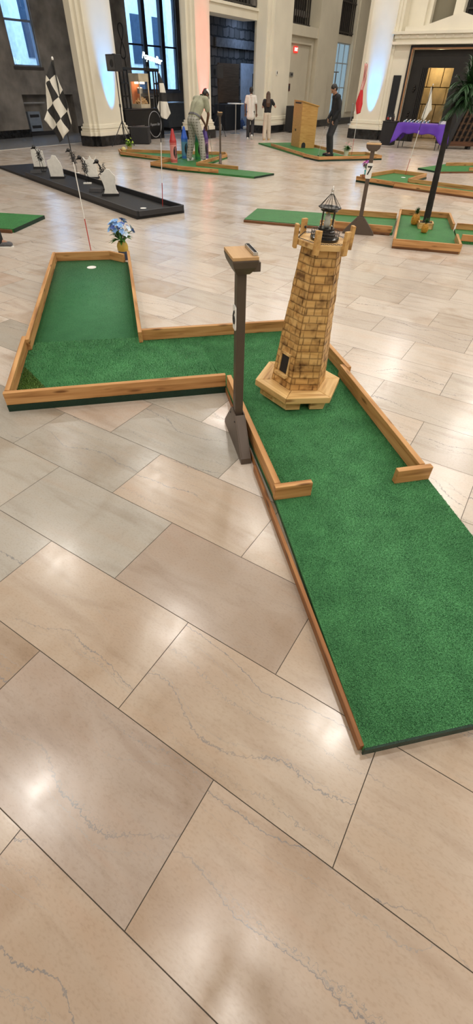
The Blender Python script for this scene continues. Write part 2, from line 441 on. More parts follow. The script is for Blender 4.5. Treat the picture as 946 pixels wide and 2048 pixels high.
# flat leaf between the first pier and the wall
lintel = MB(); ub(lintel, 20.8, 24.7, -15.3, -14.5, 3.68, 4.0); ub(lintel, 20.8, 24.7, -15.35, -14.42, 3.94, 4.02)
struct('lintel_left', lintel, M_CREAM)
up = MB(); ub(up, 16.2, 19.1, -16.4, -15.6, 5.2, H); struct('lintel_windows', up, M_CREAM)
def grille(name, a0, a1, b, z0, z1, n):
    g = MB(); ub(g, a0, a1, b-.45, b-.4, z0, z1); o = g.build(name, plain('dark_void', (.012, .011, .01), .7), None, rot=TH); o['kind'] = 'structure'
    r = MB()
    for k in range(n):
        a = a0+(a1-a0)*(k+.5)/n; r.box(a-.025, a+.025, -b+.1, -b+.15, z0, z1)
    for z in np.arange(z0+.06, z1, 1.1): r.box(a0, a1, -b+.09, -b+.16, z, z+.05)
    r.build('window_bars', plain('dark_bronze', (.035, .03, .026), .5), o); return o
grille('window_3', 20.9, 24.6, -14.6, 4.02, 8, 16)
# vestibule behind the second opening
v = MB(); ub(v, 24.4, 30.4, -17.4, -17, 0, H)
def rubble():
    m, nt, b = nodes_of('rough_stonework')
    mp = mapped(nt, (1, 1, 1), rnd=False)
    br = N(nt, 'ShaderNodeTexBrick', Scale=1.0); sw = N(nt, 'ShaderNodeSeparateXYZ'); cb = N(nt, 'ShaderNodeCombineXYZ')
    nz = N(nt, 'ShaderNodeTexNoise', Scale=3.0, Detail=5.0); nt.links.new(mp, nz.inputs['Vector'])
    nt.links.new(mp, sw.inputs[0])
    for (o, i) in (('X', 0), ('Z', 1)):
        ad = N(nt, 'ShaderNodeMath', operation='MULTIPLY_ADD'); nt.links.new(nz.outputs['Fac'], ad.inputs[0]); ad.inputs[1].default_value = .22
        nt.links.new(sw.outputs[o], ad.inputs[2]); nt.links.new(ad.outputs[0], cb.inputs[i])
    nt.links.new(cb.outputs[0], br.inputs['Vector'])
    br.inputs['Brick Width'].default_value = .5; br.inputs['Row Height'].default_value = .34; br.inputs['Mortar Size'].default_value = .03
    br.inputs['Color1'].default_value = (.11, .10, .10, 1); br.inputs['Color2'].default_value = (.035, .032, .03, 1); br.inputs['Mortar'].default_value = (.012, .012, .012, 1)
    nt.links.new(br.outputs['Color'], b.inputs['Base Color']); b.inputs['Roughness'].default_value = .9
    bump(nt, b, br.outputs['Fac'], .6, .03); return m
struct('wall_vestibule', v, rubble())
v = MB(); ub(v, 24.4, 30.4, -17.03, -14.6, 4.1, 4.3); struct('ceiling_vestibule', v, M_GREYP)
d = MB(); ub(d, 25.15, 27.05, -17, -16.95, 1.0, 2.42); struct('trim_vestibule', d, wood('brown_plywood', (.12, .075, .045), (.09, .055, .032), (.06, .036, .02), knots=False))
d = MB(); ub(d, 24.9, 29.2, -16.99, -16.9, 2.95, 3.25); struct('beam_vestibule', d, plain('grey_concrete', (.13, .13, .14), .9, var=.3))
d = MB(); ub(d, 27.25, 29.4, -17, -16.96, 0, 2.46); do = d.build('door_1', plain('pale_blue_paint', (.45, .50, .60), .5), None, rot=TH); do['kind'] = 'structure'
d = MB(); ub(d, 28.42, 29.0, -16.96, -16.945, 1.2, 2.1); d.build('door_glass', M_BLACK, do)
# exit bay and the bays beyond, one wall on the line of the colonnade
w = MB()
ub(w, 26.7, 29.85, -14.7, -14.3, 0, 3.4); ub(w, 26.7, 29.85, -14.7, -14.0, 3.4, 3.75); ub(w, 26.7, 29.85, -14.7, -14.3, 7.5, H)
ub(w, 29.85, 32.35, -14.9, -13.95, 0, H)
ub(w, 32.35, 34.6, -14.7, -14.1, 3.42, 3.72); ub(w, 32.35, 34.6, -14.7, -14.3, 0, .42)
ub(w, 34.6, 36.4, -14.9, -13.95, 0, H); ub(w, 34.75, 36.25, -13.96, -13.87, .55, H)
ub(w, 36.4, 38, -14.7, -14.1, 3.3, 3.7); ub(w, 38, 41, -14.9, -13.95, 0, H)
ub(w, 26.72, 26.95, -14.3, -14.18, 0, 3.4); ub(w, 29.6, 29.85, -14.3, -14.18, 0, 3.4); ub(w, 26.95, 29.6, -14.3, -14.18, 3.15, 3.4)
ub(w, 36.4, 38, -15.2, -15, 0, .4)
ub(w, 36.4, 38, -14.6, -14.2, 2.65, 3.3)
struct('wall_exit', w, M_CREAM2, bevel=.01)
w = MB(); ub(w, 26.7, 41, -13.95, -13.86, 0, .3); ub(w, 26.7, 29.85, -14.3, -13.9, 0, .3); struct('baseboard_exit', w, M_BLKMARB)
grille('window_4', 26.75, 29.85, -14.4, 3.75, 7.5, 13)
grille('window_5', 32.35, 34.6, -13.95, 3.72, 8, 9)
grille('window_6', 36.4, 38, -13.95, 3.7, 8, 7)
f = MB()
for a in (32.35, 33.1, 33.85, 34.54): ub(f, a, a+.05, -14.22, -14.14, .42, 3.42)
for z in (.42, 1.6, 2.6, 3.37): ub(f, 32.35, 34.6, -14.22, -14.14, z, z+.05)
fo = f.build('window_7', plain('pale_blue_frame', (.4, .47, .52), .5), None, rot=TH); fo['kind'] = 'structure'
g = MB(); ub(g, 32.4, 34.55, -14.2, -14.18, .45, 3.4); g.build('window_glass', emit('daylit_frosted_glass', (.42, .62, .74), .55), fo)
g = MB(); ub(g, 36.4, 38, -14.3, -14.25, .4, 2.66); go = g.build('window_8', emit('daylit_doorway', (.86, .9, 1), 1.1), None, rot=TH); go['kind'] = 'structure'
# right-hand end: freestanding pier and the pedimented doorway
pier('pillar_4', 25.25, 27.0, -9.75, -8.3, .33, .1)
w = MB()
ub(w, 25.4, 26.4, -8.45, -7.66, 0, 2.98); ub(w, 25.4, 26.4, -4.4, -3.6, 0, 2.98); ub(w, 25.4, 26.4, -7.66, -4.4, 2.84, 2.98)
ub(w, 25.4, 26.4, -3.6, 30, 0, 2.98); ub(w, 25.3, 26.4, -8.45, 30, 2.98, 3.02)
struct('wall_front', w, M_CREAM)
e = MB()
ub(e, 25.2, 26.4, -8.5, -3.6, 2.94, 3.02); ub(e, 25.28, 26.4, -8.4, -3.7, 3.02, 3.1); ub(e, 25.24, 26.4, -8.45, -3.65, 3.1, 3.22); ub(e, 25.16, 26.4, -8.55, -3.55, 3.22, 3.3)
for k in range(14): ub(e, 25.21, 25.24, -8.25+.34*k, -8.17+.34*k, 3.12, 3.2)
tri = [(-8.1, 3.3), (-8.1, 3.42), (-7.45, 3.42), (-6.05, 3.76), (-4.65, 3.42), (-4.0, 3.42), (-4.0, 3.3)]
vs = [(a, -b, z) for a in (25.3, 26.2) for b, z in tri]; n = len(tri)
e.add(vs, [tuple(range(n)), tuple(range(2*n-1, n-1, -1))] + [(i, i+n, (i+1) % n+n, (i+1) % n) for i in range(n)])
struct('cornice_front', e, M_CREAM)
w = MB(); ub(w, 26.5, 26.9, -8.3, 30, 3.02, H); struct('wall_front_upper', w, M_OLIVE)
w = MB(); ub(w, 26.0, 26.5, -8.35, -7.62, 3.3, H); ub(w, 26.0, 26.5, -6.55, -6.2, 3.3, H); ub(w, 26.0, 26.5, -3.9, -3.5, 3.3, H); ub(w, 26.2, 26.5, -7.62, -7.45, 3.3, H); struct('pilaster_wall', w, M_CREAM)
g = MB(); ub(g, 26.42, 26.48, -6.2, -3.9, 3.5, H); go = struct('window_9', g, plain('dark_void', (0, 0, 0)))
g = MB()
for k in range(9): ub(g, 26.36, 26.4, -6.15+.28*k, -6.11+.28*k, 3.5, H)
for z in (3.9, 4.3, 5.2): ub(g, 26.35, 26.41, -6.2, -3.9, z, z+.05)
g.build('window_bars', plain('dark_bronze', (.035, .03, .026)), go)
# door casing, black panelled reveal and lit ashlar beyond
d = MB()
ub(d, 25.34, 25.42, -7.74, -7.68, 0, 2.9); ub(d, 25.34, 25.42, -4.42, -4.36, 0, 2.9); ub(d, 25.34, 25.42, -7.74, -4.36, 2.86, 2.92)
do = struct('door_2', d, M_BLACK)
d = MB(); ub(d, 25.36, 25.44, -7.68, -7.63, 0, 2.86); ub(d, 25.36, 25.44, -4.47, -4.42, 0, 2.86); ub(d, 25.36, 25.44, -7.68, -4.42, 2.81, 2.86)
d.build('door_frame', plain('copper_trim', (.42, .22, .11), .4), do)
d = MB(); ub(d, 25.6, 25.75, -7.63, -6.95, 0, 2.81); ub(d, 25.6, 25.75, -6.95, -4.47, 2.3, 2.81); ub(d, 25.6, 25.75, -5.9, -4.47, 0, 2.3)
for k in range(4): ub(d, 25.55, 25.6, -7.06+.07*k-.1, -7.03+.07*k-.1, 0, 2.3)
d.build('door_panel', plain('ebonised_wood', (.012, .011, .01), .45), do)
d = MB()
for b, z in ((-7.32, 1.75), (-7.33, 1.62), (-7.3, 1.68), (-7.34, .95), (-7.35, .85)): d.lathe([(.02, 0), (.05, .02), (.03, .06)], 10, Matrix.Translation((25.6, -b, z)) @ Matrix.Rotation(-PI/2, 4, 'Y'))
d.build('door_knob', plain('tarnished_iron', (.06, .055, .05), .4, .8), do)
w = MB(); ub(w, 28.0, 28.3, -9, -3, 0, 3.6); struct('wall_lobby', w, plain('dark_joint', (.03, .02, .012), .9))
w = MB(); zz = 0
for i, hh in enumerate((.55, .62, .56, .64, .5)):
    for k in range(7):
        b0 = -9+.62*k+(.31 if i % 2 else 0); j = random.uniform(-.03, .03)
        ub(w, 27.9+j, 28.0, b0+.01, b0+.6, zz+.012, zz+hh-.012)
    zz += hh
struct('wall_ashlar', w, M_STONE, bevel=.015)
w = MB(); ub(w, 25.42, 28, -9, -3, 2.95, 3.0); struct('ceiling_lobby', w, M_BLACK)
w = MB(); ub(w, 25.8, 28, -7.75, -7.66, 0, 2.95); struct('wall_lobby_left', w, M_GREYP)
# closing walls and ceiling of the hall
w = MB(); ub(w, -7.3, -7, -20.4, 28.5, 0, H); struct('wall_rear', w, M_CREAM)
w = MB(); ub(w, -7, 41, 28.5, 28.8, 0, H); struct('wall_right', w, M_CREAM)
w = MB(); ub(w, 41, 41.3, -20.4, 28.5, 0, H); struct('wall_back', w, M_CREAM2)
w = MB(); ub(w, -7.3, 41.3, -20.45, 28.8, H, H+.2); struct('ceiling', w, plain('ivory_ceiling', (.7, .66, .58), .8, var=.03))

# ---------------------------------------------------------------- putting courses
def inpoly(px_, py_, poly):
    ins = np.zeros(px_.shape, bool); n = len(poly)
    for i in range(n):
        x1, y1 = poly[i-1]; x2, y2 = poly[i]
        c = ((y1 > py_) != (y2 > py_)) & (px_ < (x2-x1)*(py_-y1)/(y2-y1+1e-12)+x1)
        ins ^= c
    return ins
def turf(course, name, poly, z0, z1, mat, org, spacing=0., blade=.008, holes=()):
    """a carpet-topped platform; spacing > 0 grows individual fibres on it"""
    P = [(x-org[0], y-org[1]) for x, y in poly]
    mb = MB().prism(P, z0, z1)
    o = mb.build(name, mat, course)
    if spacing:
        xs = [p[0] for p in P]; ys = [p[1] for p in P]
        gx, gy = np.meshgrid(np.arange(min(xs), max(xs), spacing), np.arange(min(ys), max(ys), spacing))
        gx = (gx + RNG.uniform(-.5, .5, gx.shape)*spacing).ravel(); gy = (gy + RNG.uniform(-.5, .5, gy.shape)*spacing).ravel()
        k = inpoly(gx, gy, P)
        for hp in holes:
            k &= ~inpoly(gx, gy, [(x-org[0], y-org[1]) for x, y in hp])
        gx = gx[k]; gy = gy[k]; n = len(gx)
        a = RNG.uniform(0, 2*PI, n); wd = spacing*RNG.uniform(.28, .5, n); h = blade*RNG.uniform(.5, 1.1, n)
        la = RNG.uniform(0, 2*PI, n); ln = blade*RNG.uniform(.1, 1.0, n)
        v = np.empty((n, 3, 3), np.float32)
        v[:, 0] = np.stack([gx-np.cos(a)*wd, gy-np.sin(a)*wd, np.full(n, z1-.001)], 1)
        v[:, 1] = np.stack([gx+np.cos(a)*wd, gy+np.sin(a)*wd, np.full(n, z1-.001)], 1)
        v[:, 2] = np.stack([gx+np.cos(la)*ln, gy+np.sin(la)*ln, z1+h], 1)
        me = o.data; nv = len(me.vertices)
        base = np.empty(nv*3, np.float32); me.vertices.foreach_get('co', base)
        polys = [tuple(p.vertices) for p in me.polygons]
        nm = bpy.data.meshes.new(name)
        allv = np.concatenate([base.reshape(-1, 3), v.reshape(-1, 3)])
        nl = sum(len(p) for p in polys)+3*n
        nm.vertices.add(len(allv)); nm.vertices.foreach_set('co', allv.ravel())
        nm.loops.add(nl); nm.polygons.add(len(polys)+n)
        li = np.concatenate([np.array([i for p in polys for i in p], np.int32), np.arange(nv, nv+3*n, dtype=np.int32)])
        ls = np.concatenate([np.cumsum([0]+[len(p) for p in polys])[:-1], sum(len(p) for p in polys)+3*np.arange(n)]).astype(np.int32)
        nm.loops.foreach_set('vertex_index', li); nm.polygons.foreach_set('loop_start', ls)
        nm.update(calc_edges=True); nm.validate(); nm.materials.append(mat)
        o.data = nm; bpy.data.meshes.remove(me)
    return o
def board(course, p, q, z0, z1, org, t=.036, mat=None, side=1, name='border_board'):
    """a length of timber from p to q; its thickness lies to the left (side 1) or right (-1) of that line"""
    L = math.hypot(q[0]-p[0], q[1]-p[1]); a = math.atan2(q[1]-p[1], q[0]-p[0])
    mb = MB().box(0, L, 0 if side > 0 else -t, t if side > 0 else 0, 0, z1-z0)
    return mb.build(name, mat or M_BOARD, course, loc=(p[0]-org[0], p[1]-org[1], z0), rot=a, bevel=.003)
M_RAIL = wood('dark_rail', (.34, .155, .05), (.25, .10, .03), (.13, .048, .014)); M_RAIL2 = wood('unlit_rail', (.19, .085, .035), (.14, .058, .022), (.07, .028, .01))  # second wood is darker: the lower rails' lack of light put into colour
def cup(course, p, z, org, r=.057):
    mb = MB().lathe([(r, 0), (r, .004), (r*.86, .0045), (r*.8, .002)], 24)
    return mb.build('hole_cup', M_WHITE, course, loc=(p[0]-org[0], p[1]-org[1], z), smooth='auto')

# --- the near course with the lighthouse
ORG = (.5, 2.5)
C1 = thing('putting_course', 'near L-shaped mini golf course of green turf with the wooden lighthouse on it', 'mini golf course', (*ORG, 0))
LHC = (.435, 3.02)
foot = [(LHC[0]+x, LHC[1]+y) for x, y in hexa(.30, 10)]
standfoot = []
strip = [(.485, .52), (1.447, .731), (1.16, 2.06), (.87, 3.33), (.575, 4.32), (-.43, 4.10), (-.10, 3.12), (.227, 1.82)]
turf(C1, 'long_turf', strip, 0, .05, M_TURF, ORG, .0058, .0085, [foot])
turf(C1, 'long_turf', [(-1.68, 2.775), (-.12, 3.12), (-.43, 4.10), (-.93, 4.0), (-1.895, 3.82)], 0, .05, M_TURF, ORG, .0075, .010, [[(-1.66, 2.79), (-1.36, 2.86), (-1.79, 3.36)]])
turf(C1, 'olive_turf_patch', [(-1.652, 2.80), (-1.36, 2.87), (-1.775, 3.36)], .0495, .056, M_TURFO, ORG, .008, .016)
turf(C1, 'short_turf', [(-1.88, 3.82), (-.91, 4.01), (-1.50, 6.33), (-1.76, 6.45), (-2.44, 6.33)], 0, .05, M_TURFS, ORG, .012, .003)
def carpet_edge(c, p, q, z, org, mat=None):
    a = math.atan2(q[1]-p[1], q[0]-p[0]); L = math.hypot(q[0]-p[0], q[1]-p[1])
    MB().box(0, L, -.004, .004, 0, z).build('carpet_edge', mat or M_TURFD, c, loc=(p[0]-org[0], p[1]-org[1], 0), rot=a)
carpet_edge(C1, (-1.69, 2.765), (-.106, 3.114), .0505, ORG)
carpet_edge(C1, (.482, .515), (1.45, .727), .0505, ORG)
B0, B1 = .051, .147
board(C1, (-.10, 3.115), (.211, 1.855), B0, B1, ORG, side=1)          # left of the strip
board(C1, (.215, 1.815), (.43, 1.865), B0, B1, ORG, side=1)
board(C1, (.945, 1.985), (1.165, 2.035), B0, B1, ORG, side=1)
board(C1, (1.125, 2.068), (.842, 3.345), B0, B1, ORG, side=1)
board(C1, (.895, 3.30), (.64, 4.30), B0, B1, ORG, side=1)
board(C1, (.60, 4.29), (-.903, 3.961), B0, B1, ORG, side=1)
board(C1, (-1.69, 2.765), (-.106, 3.116), B0, B1, ORG, side=1)
board(C1, (-1.695, 2.81), (-1.91, 3.74), B0, B1, ORG, side=-1)
board(C1, (-1.862, 3.67), (-2.468, 6.345), B0, B1, ORG, side=-1)
board(C1, (-.885, 3.885), (-1.495, 6.49), B0, B1, ORG, side=1)
board(C1, (-2.432, 6.332), (-1.745, 6.465), B0, B1, ORG, side=-1)
board(C1, (-1.745, 6.465), (-1.53, 6.335), B0, B1, ORG, side=-1)
board(C1, (-.103, 3.11), (.118, 2.15), 0, .046, ORG, t=.006, side=-1, name='side_rail', mat=M_RAIL)
board(C1, (.119, 2.145), (.487, .53), 0, .046, ORG, t=.020, side=-1, name='side_rail', mat=M_RAIL)
cup(C1, (-1.91, 6.07), .0505, ORG)

# --- the other courses
def course(label, org, turfs, boards, cups=(), mat=None, bmat=None, z=.04, T=.12, cat='mini golf course', grp=None, edges=()):
    c = thing('putting_course', label, cat, (*org, 0), group=grp)
    for t in turfs: turf(c, 'turf', t, 0, z, mat or M_TURFF, org)
    for bd in boards:
        p, q, s = bd[:3]; z0 = bd[3] if len(bd) > 3 else z+.001
        if len(bd) > 4 or (z0 == 0 and s < 0): board(c, p, q, 0, z-.004, org, side=s, mat=M_RAIL2, name='side_rail')
        else: board(c, p, q, z0, T, org, side=s, mat=bmat)
    for p in cups: cup(c, p, z, org)
    for p, q in edges: carpet_edge(c, p, q, z+.0005, org)
    return c
# graveyard course, black
dn = (-.640, .768); pn = (.768, .640)
def bk(l, w_): return (-1.87+dn[0]*l+pn[0]*w_, 9.05+dn[1]*l+pn[1]*w_)
course('long black putting course carrying the white tombstones', (-3.5, 11.5),
       [[bk(0, 0), bk(7.5, 0), bk(7.5, 1.0), bk(0, 1.0)]],
       [(bk(0, 0), bk(5.4, 0), -1), (bk(.0, 1.0), bk(5.9, 1.0), 1), (bk(0, .036), bk(0, .964), -1)], [], M_BLKTURF, M_CHAR, .045, .125)
c_ = [o for o in COL.objects if o.get('label', '').startswith('long black')][0]
cup(c_, bk(.55, .45), .0455, (-3.5, 11.5))
course('green turf end of a course beside the sneaker at the left edge', (-4.5, 8.6), [[(-3.62, 7.95), (-3.47, 8.96), (-5.5, 9.30), (-5.65, 8.29)]],
       [((-5.64, 8.27), (-3.64, 7.935), -1, 0)], T=.036, z=.05, edges=[((-3.62, 7.95), (-3.47, 8.96))])
# crayon course
O5 = (-1.8, 16.5)
course('far green course with the four giant crayons standing on it', O5,
       [[(-2.66, 15.62), (-1.83, 15.0), (.26, 13.95), (.80, 14.62), (-1.2, 15.78), (-.56, 17.95), (-.62, 18.5), (-1.85, 18.5), (-2.12, 17.0)],
        [(-4.0, 18.0), (-2.14, 16.75), (-1.86, 18.0), (-1.95, 18.5), (-4.2, 18.7)]],
       [((-2.66, 15.60), (-1.83, 14.97), 1), ((-1.82, 14.93), (-.69, 14.42), 1), ((-2.66, 15.62), (-2.14, 16.75), -1), ((-1.36, 15.80), (-.16, 15.16), -1),
        ((-.55, 17.95), (-1.30, 15.84), -1), ((-.56, 17.95), (-.62, 18.48), 1), ((-.64, 18.5), (-1.85, 18.5), 1), ((-4.0, 17.97), (-2.1, 16.52), 1),
        ((-4.0, 18.0), (-4.2, 18.68), -1), ((-4.2, 18.7), (-1.95, 18.52), -1)],
       [], edges=[((-2.66, 15.60), (-1.83, 14.96)), ((-.55, 17.95), (-.61, 18.5)), ((.26, 13.95), (.8, 14.62))])
# plywood lectern course
O4 = (2.4, 19.5)
course('far green course with the tall plywood lectern standing on it', O4,
       [[(.55, 22.85), (1.98, 18.62), (3.42, 19.05), (2.05, 23.3)], [(1.96, 18.58), (2.37, 17.76), (4.54, 18.52), (4.2, 19.5), (3.42, 19.3), (3.4, 19.0)]],
       [((1.0, 21.7), (1.97, 18.62), 1), ((1.94, 18.56), (2.35, 17.74), 1), ((2.37, 17.74), (4.54, 18.5), 1), ((4.54, 18.52), (4.2, 19.5), 1), ((4.2, 19.5), (3.42, 19.3), 1),
        ((3.40, 19.28), (2.36, 22.4), -1)], [(3.6, 18.9)],
       edges=[((1.96, 18.56), (2.36, 17.73)), ((2.36, 17.73), (4.54, 18.5))])
# course behind stand 7, with the white flag
O8 = (4, 13.6)
course('green course with a pointed corner behind the stand numbered 7', O8,
       [[(2.87, 13.85), (3.60, 13.02), (4.1, 12.6), (4.55, 13.2), (4.15, 13.6), (4.85, 14.55), (4.15, 15.2), (3.0, 14.1)], [(4.1, 12.6), (7.2, 10.1), (7.75, 10.75), (4.55, 13.2)]],
       [((2.84, 13.80), (3.60, 13.0), 1), ((3.61, 13.0), (7.2, 10.08), 1, .03), ((3.62, 13.03), (7.2, 10.11), -1, 0, .03), ((7.75, 10.75), (4.14, 13.58), 1), ((4.13, 13.6), (4.85, 14.55), 1), ((4.85, 14.57), (4.15, 15.2), 1), ((4.13, 15.2), (2.98, 14.05), 1)],
       [(4.2, 14.4)], edges=[((2.85, 13.82), (3.6, 13.0)), ((4.16, 13.6), (4.86, 14.55))])
course('small stretch of green course at the right edge behind the palm', (6.2, 16.5),
       [[(5.14, 16.35), (5.52, 15.7), (8.2, 16.2), (7.9, 17.4), (6.5, 17.6)]], [((6.16, 16.95), (7.95, 17.3), 1), ((6.5, 15.95), (8.2, 16.25), 1), ((5.55, 15.69), (8.2, 16.18), -1, 0)],
       edges=[((5.14, 16.35), (5.52, 15.7))])
# the palm course
O7 = (2.4, 8.6)
course('green course with a square box holding the palm and pineapples', O7,
       [[(2.27, 7.53), (3.2, 7.27), (3.78, 9.5), (2.92, 9.76)], [(.02, 9.08), (2.46, 8.33), (2.80, 9.42), (.27, 10.02)], [(3.38, 7.9), (5.2, 7.4), (5.45, 8.15), (3.6, 8.68)]],
       [((2.26, 7.52), (3.2, 7.26), 1, .03), ((2.27, 7.56), (3.19, 7.3), -1, 0, .03), ((3.2, 7.27), (3.37, 7.92), 1, 0), ((3.56, 8.62), (3.78, 9.5), 1), ((3.78, 9.52), (2.92, 9.77), 1), ((2.92, 9.76), (2.26, 7.54), 1),
        ((1.3, 8.68), (2.44, 8.33), 1, .03), ((2.78, 9.40), (1.55, 9.70), 1), ((3.42, 7.88), (5.2, 7.38), 1), ((5.45, 8.17), (3.62, 8.70), 1), ((.02, 9.06), (2.42, 8.33), -1, 0)], T=.125)

# ---------------------------------------------------------------- the lighthouse
def lighthouse():
    t = thing('toy_lighthouse', 'wooden lighthouse obstacle with torched brick shingles and a black lantern', 'lighthouse', (*LHC, .066), rot=(0, math.radians(2.9), 0))
    A = 10.0
    # feet under the skirt
    hx = hexa(.285, A)
    for i in range(6):
        p, q = Vector((*hx[i], 0)), Vector((*hx[(i+1) % 6], 0)); d = (q-p).normalized(); L = (q-p).length
        ang = math.atan2(d.y, d.x); Mx = Matrix.Translation(p) @ Matrix.Rotation(ang, 4, 'Z')
        segs = [(.004, L-.004)] if i == 3 else [(.0, .105), (L-.105, L)]
        for s0, s1 in segs:
            MB().box(s0, s1, .002, .03, 0, .07, Mx).build('foot_block', M_PALE, t, bevel=.002)
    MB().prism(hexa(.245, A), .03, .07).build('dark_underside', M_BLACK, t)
    # skirt of six mitred boards
    o_, i_ = hexa(.328, A), hexa(.18, A)
    for i in range(6):
        j = (i+1) % 6; g = .0012
        def lerp(a, b, f): return (a[0]+(b[0]-a[0])*f, a[1]+(b[1]-a[1])*f)
        poly = [lerp(o_[i], o_[j], g*3), lerp(o_[j], o_[i], g*3), lerp(i_[j], i_[i], g*6), lerp(i_[i], i_[j], g*6)]
        c = ((o_[i][0]+o_[j][0])/2, (o_[i][1]+o_[j][1])/2); ang = math.atan2(o_[j][1]-o_[i][1], o_[j][0]-o_[i][0])
        loc = [R2((x-c[0], y-c[1]), -ang) for x, y in poly]
        MB().prism(loc, 0, .045).build('skirt_board', M_PALE, t, loc=(c[0], c[1], .07), rot=ang, bevel=.003)
    # core and shingles
    Zb, Zt, Rb, Rt = .115, .995, .202, .124
    A2 = 7.0
    hb, ht = hexa(Rb, A2), hexa(Rt, A2)
    MB().frustum([(hexa(Rb-.008, A2), Zb), (hexa(Rt-.008, A2), Zt)]).build('tower_core', plain('dark_core', (.05, .022, .008), .8), t)  # core is dark brown so the gaps between bricks look dark
    for face in range(6):
        mb = MB(); burn = []
        pb, qb, ptp, qtp = [Vector((*hb[face], Zb)), Vector((*hb[(face+1) % 6], Zb)), Vector((*ht[face], Zt)), Vector((*ht[(face+1) % 6], Zt))]
        nrm = (qb-pb).cross(ptp-pb).normalized()
        if nrm.dot(Vector((pb.x+qb.x, pb.y+qb.y, 0))) < 0: nrm = -nrm
        rows = 19
        def P(u, v): return (pb.lerp(qb, u)).lerp(ptp.lerp(qtp, u), v)
        for r in range(rows):
            v0, v1 = r/rows, (r+1)/rows-.002
            n = random.choice((2, 3, 3)) if r < 14 else random.choice((2, 2, 3)); off = random.uniform(.2, .8)/n
            cuts = [0]+[off+k/n for k in range(n) if .06 < off+k/n < .94]+[1]
            for k in range(len(cuts)-1):
                u0, u1 = cuts[k]+(.004 if k else 0), cuts[k+1]-(.004 if k < len(cuts)-2 else 0)
                if face == 3 and .08 < (v0+v1)/2 < .27 and u1 > .27 and u0 < .73:      # round the little window
                    for (ua, ub_) in ((u0, min(u1, .265)), (max(u0, .735), u1)):
                        if ub_-ua > .05: pass
                        else: continue
                        add_brick(mb, burn, P, nrm, ua, ub_, v0, v1)
                    continue
                add_brick(mb, burn, P, nrm, u0, u1, v0, v1)
        o = mb.build('brick_cladding', M_BURN, t)
        at = o.data.attributes.new('burn', 'FLOAT', 'POINT'); at.data.foreach_set('value', np.array(burn, np.float32))
        if face == 3:
            w = MB()
            ax = (qb-pb).normalized(); upv = nrm.cross(ax); upv = upv if upv.z > 0 else -upv
            c = P(.5, .175); Mx = Matrix((ax, upv, nrm)).transposed().to_4x4(); Mx.translation = c
            w.box(-.040, .040, -.06, .066, -.004, .002, Mx); wo = w.build('window_opening', M_BLACK, t)  # black slab in place of a hole; the dark interior is its colour
            f = MB(); f.box(-.052, -.039, -.07, .08, -.004, .010, Mx); f.box(.039, .052, -.07, .08, -.004, .010, Mx); f.box(-.052, .052, .065, .085, -.004, .010, Mx)
            f.build('window_frame', M_PALE, t, bevel=.001)
            f = MB(); f.box(-.058, .058, -.082, -.064, -.004, .034, Mx); f.build('window_sill', M_PALE, t, bevel=.001)
    # corner gallery
    MB().prism(hexa(.127, A2), .985, 1.0).build('collar', M_PALE, t)
    zd = .992
    MB().prism(hexa(.166, A), zd, zd+.03).build('gallery_deck', M_PALE, t, bevel=.003)
    ps = []
    for i, (x, y) in enumerate(hexa(.166, A)):
        ang = math.atan2(y, x)
        po = MB().box(-.002, .018, -.019, .019, -.018, .105).build('gallery_post', M_BURN, t, loc=(x, y, zd), rot=ang, bevel=.002)
        at = po.data.attributes.new('burn', 'FLOAT', 'POINT'); at.data.foreach_set('value', np.array([.15]*8, np.float32))
        ps.append(Vector((x*.99, y*.99, zd+.07)))
        MB().lathe([(.004, 0), (.009, .003), (.006, .01)], 8, Matrix.Rotation(PI/2, 4, 'Y')).build('screw', M_CHAR, po, loc=(-.012, 0, .062))
    for i in range(6):
        p, q = ps[i], ps[(i+1) % 6]; mb = MB(); n = 13
        pts = [p.lerp(q, k/n)*.97+Vector((0, 0, -.10*(k/n)*(1-k/n)*1.6)) for k in range(n+1)]
        pts = [Vector((v.x, v.y, max(v.z, zd+.036)+.03*0)) for v in pts]
        for k in range(n):
            c = (pts[k]+pts[k+1])/2; d = (pts[k+1]-pts[k]); L = d.length
            Mx = Matrix.Translation(c) @ d.to_track_quat('X', 'Z').to_matrix().to_4x4() @ Matrix.Rotation(PI/2*(k % 2), 4, 'X')
            mb.tube([(L*.62*math.cos(a), .0032*math.sin(a), 0) for a in [2*PI*j/8 for j in range(8)]], .0011, 4, Mx, closed=True)
        mb.build('chain', M_CHAR, t)
    # lantern
    z = zd+.0305
    ln = MB().lathe([(.001, 0), (.084, 0), (.086, .006), (.086, .014), (.07, .017), (.062, .02), (.062, .034), (.055, .037), (.055, .048), (.048, .052), (.048, .062), (.001, .062)], 32).build('lantern_base', M_BLKGLOSS, t, loc=(.004, -.004, z), smooth='auto')
    rl = MB()
    for zz in (.028, .045): rl.tube([(.084*math.cos(a), .084*math.sin(a), zz) for a in [2*PI*j/28 for j in range(28)]], .0017, 6, closed=True)
    for k in range(16):
        a = 2*PI*k/16; rl.tube([(.084*math.cos(a), .084*math.sin(a), .01), (.084*math.cos(a), .084*math.sin(a), .046)], .0014, 6)
    rl.build('lantern_railing', M_BLKGLOSS, ln)
    MB().lathe([(.043, .062), (.043, .145), (.0415, .145), (.0415, .062)], 28).build('lantern_glass', M_CLEAR, ln, smooth=True)
    MB().lathe([(.012, .062), (.018, .075), (.021, .09), (.014, .10), (.02, .112), (.012, .125), (.004, .135)], 14).build('lantern_bulb', plain('frosted_bulb', (.6, .6, .58), .15), ln, smooth=True)
    for k in range(4):
        a = 2*PI*(k+.42)/4; MB().box(.0435, .0475, -.0028, .0028, .06, .15, Matrix.Rotation(a, 4, 'Z')).build('lantern_strut', M_BLKGLOSS, ln)
